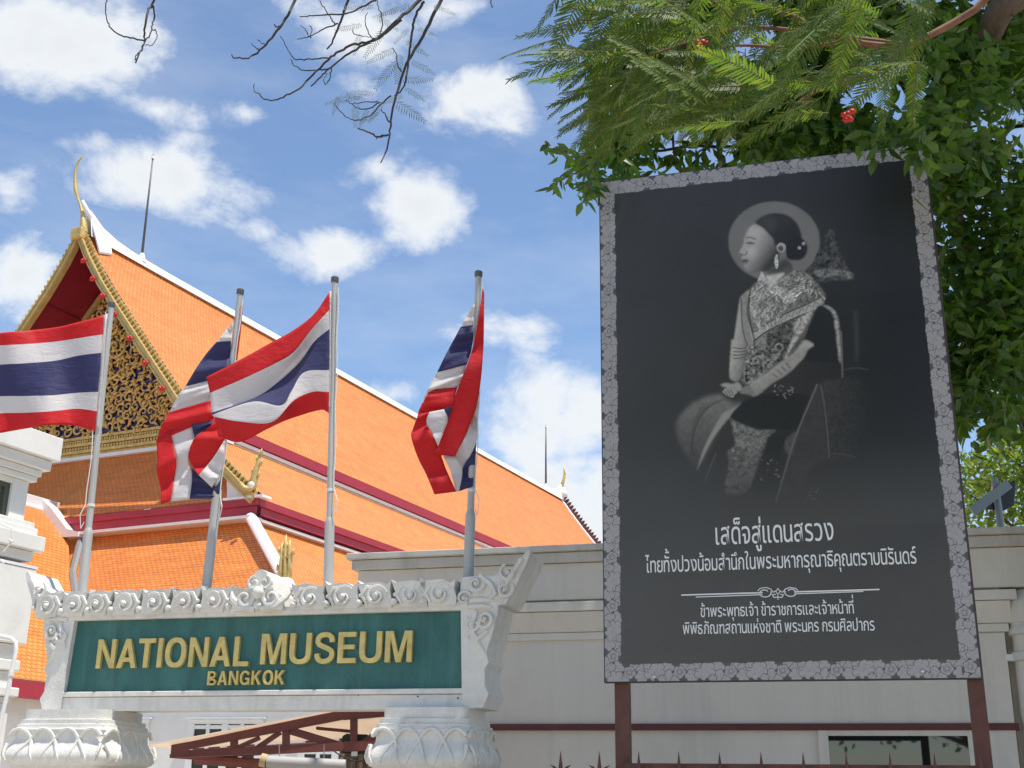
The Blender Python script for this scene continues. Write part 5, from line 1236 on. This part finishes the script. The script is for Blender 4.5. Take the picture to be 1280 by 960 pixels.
# ------------------------------------------------------------------ trees
def unit(v): return v/(np.linalg.norm(v, axis=-1, keepdims=True)+1e-9)
class Leaves:
    def __init__(self): self.V = []; self.F = []; self.n = 0
    def add(self, V, F): # V (k,n,3), F list of faces on n
        k, n_, _ = V.shape; self.V.append(V.reshape(-1, 3))
        off = (np.arange(k)*n_)[:, None, None]+np.array(F)[None]; self.F.append(off.reshape(-1, len(F[0]))+self.n); self.n += k*n_
    def build(self, name, m, parent):
        V = np.concatenate(self.V); F = np.concatenate(self.F).astype(np.int32); me = bpy.data.meshes.new(name)
        me.vertices.add(len(V)); me.vertices.foreach_set('co', V.astype(np.float32).ravel()); k = F.shape[1]
        me.loops.add(F.size); me.loops.foreach_set('vertex_index', F.ravel()); me.polygons.add(len(F)); me.polygons.foreach_set('loop_start', np.arange(len(F), dtype=np.int32)*k)
        me.update(calc_edges=True); me.materials.append(m); o = bpy.data.objects.new(name, me); COL.objects.link(o); adopt(o, parent); return o
def broad(Lv, C, ln, wd, droop=.7):
    """pointed leaves: quads folded along the midrib"""
    n_ = len(C); d = nrg.normal(size=(n_, 3)); d[:, 2] = d[:, 2]*.5-droop; d = unit(d); s_ = unit(np.cross(d, nrg.normal(size=(n_, 3)))); nn = np.cross(s_, d)
    l = (ln*nrg.uniform(.65, 1.25, n_))[:, None]; w = (wd*nrg.uniform(.7, 1.2, n_))[:, None]
    cv = nrg.uniform(-.15, .3, n_)[:, None]
    a = C; m1 = C+d*l*.33; m2 = C+d*l*.68-nn*cv*l*.25; t_ = C+d*l-nn*cv*l*.7
    V = np.stack([a, m1+s_*w*.5+nn*w*.15, m1, m1-s_*w*.5+nn*w*.15, m2+s_*w*.36+nn*w*.1, m2, m2-s_*w*.36+nn*w*.1, t_], 1)
    Lv.add(V, [(0, 2, 1, 1), (0, 3, 2, 2), (1, 2, 5, 4), (2, 3, 6, 5), (4, 5, 7, 7), (5, 6, 7, 7)])
def frond(Lv, base, tip, up, L_n=24, pl=.098, pw=.0125, sag=.12, stems=None):
    base = np.asarray(base, float); tip = np.asarray(tip, float); d = tip-base; L = np.linalg.norm(d); d = d/L; s_ = np.cross(d, up); s_ = s_/np.linalg.norm(s_); nn = np.cross(s_, d)
    t = np.linspace(.1, 1, L_n)[:, None]; ctr = base+d*L*t-np.array([0, 0, 1])*sag*L*(t**2)
    out = []
    for sd in (1, -1):
        pd = unit(s_*sd*.92+d*(.42+.35*t)+nn*nrg.normal(0, .08, (L_n, 1))-np.array([0, 0, .12])+nrg.normal(0, .05, (L_n, 3)))
        l = pl*L/.5*(np.sin(np.clip(t*1.03+.12, 0, 1)*math.pi*.92)**.6*.95+.12)*nrg.uniform(.88, 1.1, (L_n, 1)); w = unit(np.cross(pd, nn))*pw*L/.5*.5
        out.append(np.stack([ctr-w*.5, ctr+w*.5, ctr+pd*l*.5+w*1.1-nn*.004, ctr+pd*l*.5-w*1.1-nn*.004, ctr+pd*l+w*.45-nn*l*.12, ctr+pd*l-w*.45-nn*l*.12], 1))
    V = np.concatenate(out); Lv.add(V, [(0, 1, 2, 3), (3, 2, 4, 5)])
    if stems is not None: stems.append(np.concatenate([[base], ctr[::4], ctr[-1:]]))
def limb(mb, pts, r0, r1, wob=.0, n=8):
    q = resample(np.array(pts, float), len(pts)*5)
    if wob: q = q+nrg.normal(0, wob, q.shape)
    k = np.linspace(0, 1, len(q)); mb.tube(list(q), list(r0+(r1-r0)*k**.8), n); return q
# --- flame tree (feathery): trunk right of the frame, limbs over the billboard and overhead
ft = thing('flame_tree', 'feathery flame tree spreading bright fronds over the top of the billboard', 'tree', (5.6, 5.4, .1))
tr = MB(); limb(tr, [(5.6, 5.4, .05), (5.5, 5.35, 2), (5.3, 5.3, 4), (4.9, 5.2, 6.0), (4.4, 5.4, 7.6)], .26, .17, 0, 12); 
limb(tr, [(4.4, 5.4, 7.6), (3.2, 6.6, 9.6), (1.6, 8.4, 11.2), (.8, 10.4, 12.0)], .15, .04); limb(tr, [(4.4, 5.4, 7.6), (4.8, 7.4, 9.8), (5.2, 9.6, 11.8)], .14, .04); limb(tr, [(3.2, 6.6, 9.6), (3.4, 8.6, 11.2), (3.2, 10.8, 12.3)], .1, .03)
limb(tr, [(4.9, 5.2, 6.0), (3.4, 4.6, 6.6), (1.6, 4.6, 6.7), (.2, 4.8, 6.6), (-.6, 5.0, 6.2)], .12, .03); tr.build('trunk', M['bark'], ft, smooth=True)
YF = 5.4
br = MB()
limb(br, [(4.9, 5.2, 5.6), P(1330, -40, 5.3), P(1205, 22, YF), P(1130, 56, YF), P(1060, 50, YF), P(990, 20, YF)], .045, .014)
limb(br, [P(1130, 56, YF), P(1040, 45, YF+.1), P(940, 34, YF), P(870, 50, YF), P(810, 70, YF)], .018, .006)
limb(br, [P(940, 34, YF), P(900, 10, YF), P(850, -30, YF), P(760, 20, YF-.1), P(720, 25, YF-.1)], .012, .005)
limb(br, [P(1060, 50, YF), P(1000, 60, YF), P(900, 60, YF), P(840, 110, YF)], .012, .005)
limb(br, [P(1130, 56, YF), P(1090, 90, YF), P(1010, 120, YF), P(960, 165, YF)], .014, .005)
limb(br, [P(990, 20, YF), P(960, 5, YF), P(940, -40, YF)], .010, .005)
br.build('branch', M['twig_red'], ft, smooth=True)
fr_ = Leaves(); stems = []
def add_frond(x, y, ang, L, Yj=.5, **kw):
    """frond hanging from picture point x,y pointing along ang (picture), length in metres"""
    Y = YF+nrg.uniform(-Yj, Yj); b = P(x, y, Y); a = ang
    dv = CR*math.cos(a)-CU*math.sin(a)*1.0+np.array([0, nrg.uniform(-.55, .55), 0]); dv = dv/np.linalg.norm(dv)
    tx, ty, _w = proj(b+dv*L-np.array([0, 0, .12*L]))
    if 740 < tx+8 and (ty > 212-(tx-752)*.105-rnd.uniform(0, 34)): return
    up = np.array([nrg.normal(0, .35), nrg.normal(0, .45)-.75, .75]); frond(fr_, b, b+dv*L, up, stems=stems, **kw)
A_ = math.pi
for (x, y, a, L) in ((715, 44, A_-.02, .40), (745, 28, A_+.12, .42), (722, 72, A_-.10, .36), (725, 94, A_-.12, .26), (760, 100, A_-.3, .32), (780, 60, A_-.12, .45), (800, 90, A_-.5, .34), (742, 130, A_-.5, .2), (750, 150, A_-.7, .22), (770, 165, A_-.9, .2), (760, 110, A_-.35, .3), (775, 140, A_-.8, .3), (720, 8, A_+.7, .25), (760, 20, A_+.55, .3), (790, 130, A_-.7, .3)): add_frond(x, y, a, L, .15)
n_ = 0
while n_ < 270:
    x, y = nrg.uniform(735, 1180), nrg.uniform(-60, 165)
    lim = np.interp(x, [730, 760, 800, 850, 950, 1050, 1180], [80, 120, 150, 165, 165, 140, 60])
    if y > lim: continue
    add_frond(x, y, A_-nrg.uniform(-.5, 1.5), nrg.uniform(.26, .46), .8); n_ += 1
for k in range(120):
    x, y = nrg.uniform(735, 930), nrg.uniform(60, 165)
    if y < np.interp(x, [730, 800, 930], [150, 185, 180]): add_frond(x, y, A_-nrg.uniform(.3, 1.7), nrg.uniform(.16, .28), .5)
# overhead canopy: grows above the top edge of the view, its shade falls on wall, board and sign
def in_view(q, mg=40):
    x, y, w = proj(q); return w > 0 and -mg < x < 1280+mg and y > -mg
def shade_ok(q):
    """leaves whose shadow would land on the flags are left to the gaps of the crown"""
    t_ = (q[2]-5.0)/SUN[2]; g_ = q-SUN*t_; return g_
can = Leaves(); cnt = 0
while cnt < 2200:
    q = np.array([nrg.uniform(-1.6, 9), nrg.uniform(5.8, 14.5), nrg.uniform(8.4, 13.5)])
    g_ = shade_ok(q)
    if g_[0] < .15+.10*(g_[1]-9)+.5*math.sin(q[1]*1.9)*math.sin(q[2]*2.3) or in_view(q-np.array([0, 0, .6])): continue
    if nrg.random() < .7*(math.sin(q[0]*2.1+q[1]*1.3) > .7)*(q[0] < 2.5): continue
    for k in range(1):
        d = unit(nrg.normal(size=3)*np.array([1, 1, .35])); frond(can, q, q+d*nrg.uniform(.55, .95), np.array([0, 0, 1.]), 13, .10, .026); cnt += 1
fr_.V += can.V; fr_.F += [f_+fr_.n for f_ in can.F]; fr_.n += can.n
fr_.build('crown', M['frond'], ft)
st_ = MB()
for s_ in stems: st_.tube(list(s_), .0028, 4, cap=False)
st_.build('leaf_stalk', mat('green_stalk', (.11, .12, .035), .7), ft)
# flowers
for (x, y) in ((1062, 146), (878, 58)):
    mb = MB()
    for k in range(6):
        c = P(x+nrg.uniform(-8, 8), y+nrg.uniform(-7, 7), YF-.3); mb.ball(c, .016, 6, 5, (1.2, .6, 1))
    mb.build('flower', M['flower'], ft, smooth=True)
# bare twigs hanging into the sky from the overhead limb, part of the same tree
YB2 = 5.2
tw = MB()
def twig(pts, w0, w1, Y=YB2):
    q = resample(np.array([P(x, y, Y+.05*math.sin(i*1.7)) for i, (x, y) in enumerate(pts)]), len(pts)*4); q = q+nrg.normal(0, .0022, q.shape)
    n2 = len(q); k = np.linspace(0, 1, n2); tw.tube(list(q), list((w0+(w1-w0)*k)*Y/1600/2*.82), 6)
X3 = lambda *p: [(300+a/4, b/4) for a, b in p]; X2 = lambda *p: [(120+a/4, b/4) for a, b in p]
twig([(600, -60)]+X3((1005, 5), (960, 90), (895, 210), (835, 320), (795, 430), (770, 530), (755, 610), (748, 680), (730, 750), (706, 810)), 9, 2.2)
twig([(560, -60)]+X3((890, 5), (820, 70), (740, 150), (670, 200), (580, 245), (500, 300), (440, 345), (390, 400), (355, 432)), 8, 2.6)
twig(X3((810, 95), (730, 160), (660, 205), (560, 225), (450, 290), (380, 360), (300, 440), (220, 485), (150, 503), (110, 488), (95, 465), (72, 460), (68, 420)), 6, 1.5)
twig(X3((440, 345), (380, 350), (310, 350), (270, 325), (255, 295)), 3.4, 1.4); twig(X3((450, 290), (360, 295), (290, 300), (250, 270), (225, 215), (200, 182)), 3.4, 1.4)
twig(X3((460, 345), (448, 395), (428, 420), (418, 400), (440, 370)), 2.4, 1.2)
twig([(450, -60)]+X3((535, 5), (515, 70), (490, 140), (460, 210), (435, 248)), 6, 3); twig(X3((680, 0), (600, 40), (520, 70), (400, 75), (302, 84)), 4, 2); twig(X3((490, 118), (420, 145), (350, 180), (288, 193)), 3.4, 1.6)
twig(X3((475, 120), (440, 70), (400, 10), (392, -30)), 2.6, 1.6); twig(X3((360, 190), (340, 175), (330, 150), (305, 130)), 2, 1.2); twig(X3((350, 185), (358, 150), (352, 125)), 2, 1.2)
twig([(392, -50)]+X3((270, 5), (240, 75), (195, 140), (140, 210), (90, 260), (30, 292), (-10, 290), (-35, 292), (-40, 270)), 6.5, 2); twig(X3((95, 250), (75, 235), (58, 215)), 2.2, 1.1); twig(X3((125, 225), (100, 210), (88, 198)), 2, 1); twig(X3((200, 130), (180, 135), (172, 125)), 3, 2)
twig([(625, -60)]+X3((1258, -4), (1262, 36)), 3, 2.4)
twig([(215, -60)]+X2((290, 5), (262, 50), (248, 110), (243, 180), (240, 215), (215, 275), (198, 318)), 5, 3); twig(X2((283, 20), (290, 80), (275, 150), (262, 190), (240, 200)), 3.4, 2)
twig(X2((240, 203), (180, 190), (120, 175), (75, 140), (55, 95), (45, 35), (62, -10), (90, -60)), 3.4, 2); twig(X2((275, 145), (300, 155), (300, 200), (280, 225), (245, 222)), 2.2, 1.2); twig(X2((215, 260), (200, 280), (196, 300)), 2.4, 1.4)
twig(X3((920, 5), (890, 60), (870, 110), (855, 190), (845, 280), (835, 360), (815, 440), (775, 480)), 5.5, 3); twig(X3((745, 608), (725, 575), (705, 545)), 3, 1.6); twig(X3((742, 675), (690, 685), (640, 660), (585, 640)), 4, 2.6); twig(X3((725, 676), (700, 680), (688, 690)), 2.6, 2)
twig(X3((755, 480), (690, 540), (650, 575), (580, 602), (520, 575), (470, 520)), 3.2, 1.4); twig(X3((700, 510), (640, 545), (590, 545), (560, 520), (530, 505)), 2.8, 1.2); twig(X3((690, 510), (620, 510), (560, 520)), 2.4, 1.2)
twig(X3((665, 195), (640, 160), (625, 90), (640, 60)), 2.6, 1.2); twig(X3((700, 190), (710, 120), (695, 40), (685, 0)), 3, 1.4); twig(X3((805, 355), (790, 330), (780, 270), (760, 240)), 2.8, 1.2); twig(X3((560, 150), (580, 172), (650, 185)), 1.8, 1.2)
for (x, y) in ((600, -60), (560, -60), (450, -60), (392, -50), (215, -60), (625, -60), (142, -60)):
    a = P(x, y, YB2); tw.tube([a, a*.5+.5*np.array([a[0]*.4-.1, 5.0, 6.25])+np.array([0, 0, .12]), np.array([max(-.6, a[0]*.4-.1), 4.95, 6.3])], [.014, .02, .028], 6)
tw.build('bare_branch', M['twig'], ft, smooth=True)
pf = Leaves(); YFs = YF; YF = YB2
def pfrond(cx, cy_, ang, L):
    Y = YB2+nrg.uniform(-.08, .08); b = P(cx, cy_, Y); dv = CR*math.cos(ang)-CU*math.sin(ang)+np.array([0, nrg.uniform(-.3, .3), 0]); frond(pf, b, b+dv*L, np.array([nrg.normal(0, .2), -1., .3]), 13, .10, .010, .05)
for (x, y, a, L) in ((455, 30, 2.9, .14), (470, 20, .6, .13), (450, 40, 1.8, .12), (480, 35, 2.2, .16), (470, 8, 3.3, .15), (500, 10, 2.7, .14), (515, 5, 3.0, .16), (540, 6, .4, .12), (495, 60, 2.8, .15), (500, 65, 1.7, .14), (505, 50, .5, .13), (512, 35, 2.4, .10), (520, 35, .3, .11), (496, 75, 2.3, .16), (512, 75, .35, .13), (500, 100, .1, .16), (505, 108, .7, .13), (490, 95, 2.9, .10), (505, 118, 2.6, .1), (470, 118, 3.3, .12), (455, 118, 2.9, .11), (440, 120, 3.0, .13), (480, 125, 2.2, .12), (490, 125, .65, .2), (475, 140, 2.8, .10), (445, 125, 1.6, .12), (425, 118, 1.9, .10), (430, 116, .2, .1), (460, 135, 2.0, .1)):
    pfrond(x, y, a, L)
YF = YFs
pf.build('foliage', M['frond_pale'], ft)

# --- broad-leaved tree behind and beside the billboard
bt = thing('leafy_tree', 'dark broad leaved tree hanging down beside the right edge of the billboard', 'tree', (5.4, 11.0, .05))
tr = MB(); limb(tr, [(5.4, 11.0, .05), (5.3, 11.0, 2.5), (4.9, 10.9, 5), (4.2, 10.8, 7.6)], .20, .07, 0, 12)
for e in ((2.0, 9.6, 7.5), (.8, 9.3, 6.9), (3.0, 9.2, 8.2), (4.6, 9.2, 7.2), (5.6, 10, 7.8), (5.2, 9.3, 5.6), (3.9, 9.2, 5.2)):
    e = np.array(e); m_ = (e+np.array([4.4, 10.1, 6.5]))/2+np.array([0, .3, .5]); limb(tr, [(4.5, 10.6, 5.6), m_, e], .038, .010, .01)
limb(tr, [P(1300, -20, 7.0), P(1255, 8, 7.0), P(1235, 45, 7.2)], .11, .09)
for pl in ([(840, 150), (790, 175), (745, 200), (715, 192), (682, 184)], [(745, 200), (722, 215), (700, 226), (686, 234)], [(745, 200), (742, 222), (730, 252)]): limb(tr, [P(x, y, 8.15+max(0, x-745)*.008) for x, y in pl], .008, .0025)
limb(tr, [P(840, 150, 8.9), (1.4, 9.1, 6.6), (2.0, 9.6, 7.5)], .010, .012)
tr.build('trunk', M['bark'], bt, smooth=True)
lv = Leaves(); C = []
gap = [(1160, 265, 20), (1182, 292, 22), (1172, 322, 18), (1200, 345, 13), (1258, 212, 15), (1270, 135, 14), (760, 205, 18), (797, 190, 12), (812, 205, 10), (785, 218, 9), (845, 205, 9), (990, 185, 10), (955, 100, 8), (1195, 255, 12), (1240, 225, 10), (1218, 300, 10), (1225, 515, 15), (1210, 545, 15), (1272, 520, 8), (1265, 365, 8), (1210, 60, 9), (1160, 75, 8)]
def crown_ok(x, y):
    # picture outline of the crown, top right
    if x < 672: return False
    left = np.interp(y, [-400, 130, 175, 200, 225, 262], [700, 750, 738, 728, 738, 748])+8*math.sin(y*.21)
    if x < left: return False
    if x < 1150: low = np.interp(x, [690, 750, 800, 1100, 1150], [258, 240, 215, 195, 250])
    else: low = np.interp(x, [1150, 1190, 1215, 1240, 1290, 1500], [470, 540, 520, 545, 500, 520])
    return y < low
GAPS = [(nrg.uniform(1120, 1290), nrg.uniform(20, 480), nrg.uniform(4, 9)) for _ in range(46)]+[(nrg.uniform(760, 1120), nrg.uniform(90, 215), nrg.uniform(4, 8)) for _ in range(26)]
gap += GAPS
while len(C) < 27500:
    x, y = (nrg.uniform(672, 1300), nrg.uniform(-40, 560)) if len(C) < 23500 else (nrg.uniform(672, 1560), nrg.uniform(-330, 560)); Y = nrg.uniform(8.35, 10.9)
    if not crown_ok(x, y): continue
    if x < 1120 and y < -200: continue
    if 1150 < x < 1300 and y > 180 and nrg.random() < .25: continue
    if any((x-a)**2+(y-b-4)**2 < (r_*1.05)**2 for a, b, r_ in gap): continue
    cl = math.sin(x*.031+y*.017)+math.sin(x*.013-y*.041+1)+math.sin(x*.07+y*.05)*.6
    if nrg.random() > .42+.36*cl: continue
    C.append(P(x, y, Y))
broad(lv, np.array(C), .15, .066)
# near sprays: lower left tip and the leaves lying over the board's corner
def spray(pts, Y, r_, k_, ln=.12):
    out = []
    for (x, y) in pts:
        for _ in range(k_): out.append(P(x+nrg.normal(0, r_), y+nrg.normal(0, r_), Y+nrg.uniform(-.15, .15)))
    broad(lv, np.array(out), ln, ln*.42)
spray([(684, 184), (692, 186), (700, 188), (708, 190), (716, 192), (724, 195), (733, 197), (742, 199), (718, 216), (708, 222), (698, 227), (688, 233), (741, 215), (740, 225), (736, 238), (731, 250), (755, 190), (765, 186)], 8.15, 4, 4, .12)
spray([(770+k*14, 208-k*1.6+6*math.sin(k*2.1)) for k in range(25)], 8.9, 11, 7, .14)
spray([(800+k*22, 180+8*math.sin(k*1.7)) for k in range(14)], 8.9, 14, 9, .14)
spray([(1085, 178), (1100, 182), (1110, 175), (1130, 168), (1145, 175), (1155, 185), (1165, 195), (1095, 165), (1120, 150), (1150, 150), (1140, 190)], 7.35, 7, 7, .15)
spray([(1170, 30), (1200, 60), (1230, 110), (1180, 110), (1210, 150), (1250, 180), (1150, 120), (1180, 190), (1240, 60), (1265, 140), (1120, 95), (1140, 60)], 7.1, 22, 26, .15)
for _ in range(2):
    spray([(nrg.uniform(1165, 1300), nrg.uniform(190, 500)) for _k in range(75)], 8.8, 16, 9, .15)
spray([(nrg.uniform(1180, 1300), nrg.uniform(500, 560)) for _k in range(14)], 9.2, 16, 6, .15)
lv.build('crown', M['leaf'], bt)
# --- brighter tree further back, right edge
bt2 = thing('courtyard_tree', 'bright yellow green tree in sunlight beyond the gatehouse roof', 'tree', (11.5, 24, .05))
tr = MB(); limb(tr, [(11.5, 24, .05), (11.4, 24, 3), (11.0, 24, 6)], .25, .1, 0, 10); 
for e in ((9.0, 23.5, 7.5), (10, 24, 9), (12.5, 24, 8.8), (9.2, 23.6, 6.2), (13.5, 24.5, 7)): limb(tr, [(11.2, 24, 5), ((11.2+e[0])/2, 24, (5+e[2])/2+.6), e], .08, .015)
tr.build('trunk', M['bark'], bt2, smooth=True)
lv2 = Leaves(); C = []
while len(C) < 6500:
    c = np.array([10.6, 24, 7.9])+nrg.normal(size=3)*np.array([1.25, 1.2, 1.0])
    x, y, w = proj(c)
    if any((x-a)**2+(y-b)**2 < r_*r_ for a, b, r_ in ((1222, 520, 15), (1208, 548, 16), (1270, 525, 10))): continue
    if x < 1183 or c[2] < 4.6: continue
    C.append(c)
broad(lv2, np.array(C), .17, .085); lv2.build('crown', M['leaf_far'], bt2)
# street tree across the road behind the viewer: it is what the gatehouse window mirrors
bt3 = thing('street_tree', 'dark street tree mirrored in the gatehouse window', 'tree', (.5, -9, .05))
tr = MB(); limb(tr, [(.5, -9, .05), (.6, -9, 2.2), (.4, -9, 3.2), (-.3, -9, 5.2)], .42, .16, 0, 10); limb(tr, [(.55, -9, 2.6), (1.3, -9, 4.0), (1.6, -9, 6)], .24, .1, 0, 10)
for e in ((-2.4, -9, 3.4), (3.6, -8.6, 3.8), (-1.6, -9, 5.5), (2.6, -9.4, 6.0), (-3.0, -8.4, 4.4), (4.4, -9, 3.2)): limb(tr, [(.6, -9, 2.7), ((.6+e[0])/2, -9, (3.2+e[2])/2), e], .10, .015)
tr.build('trunk', M['bark'], bt3, smooth=True)
lv3 = Leaves(); C = []
while len(C) < 4200:
    c = np.array([.6, -9, 5.3])+nrg.normal(size=3)*np.array([2.6, 1.4, 1.2])
    if c[2] > 3.0: C.append(c)
broad(lv3, np.array(C), .22, .11); lv3.build('crown', M['leaf'], bt3)
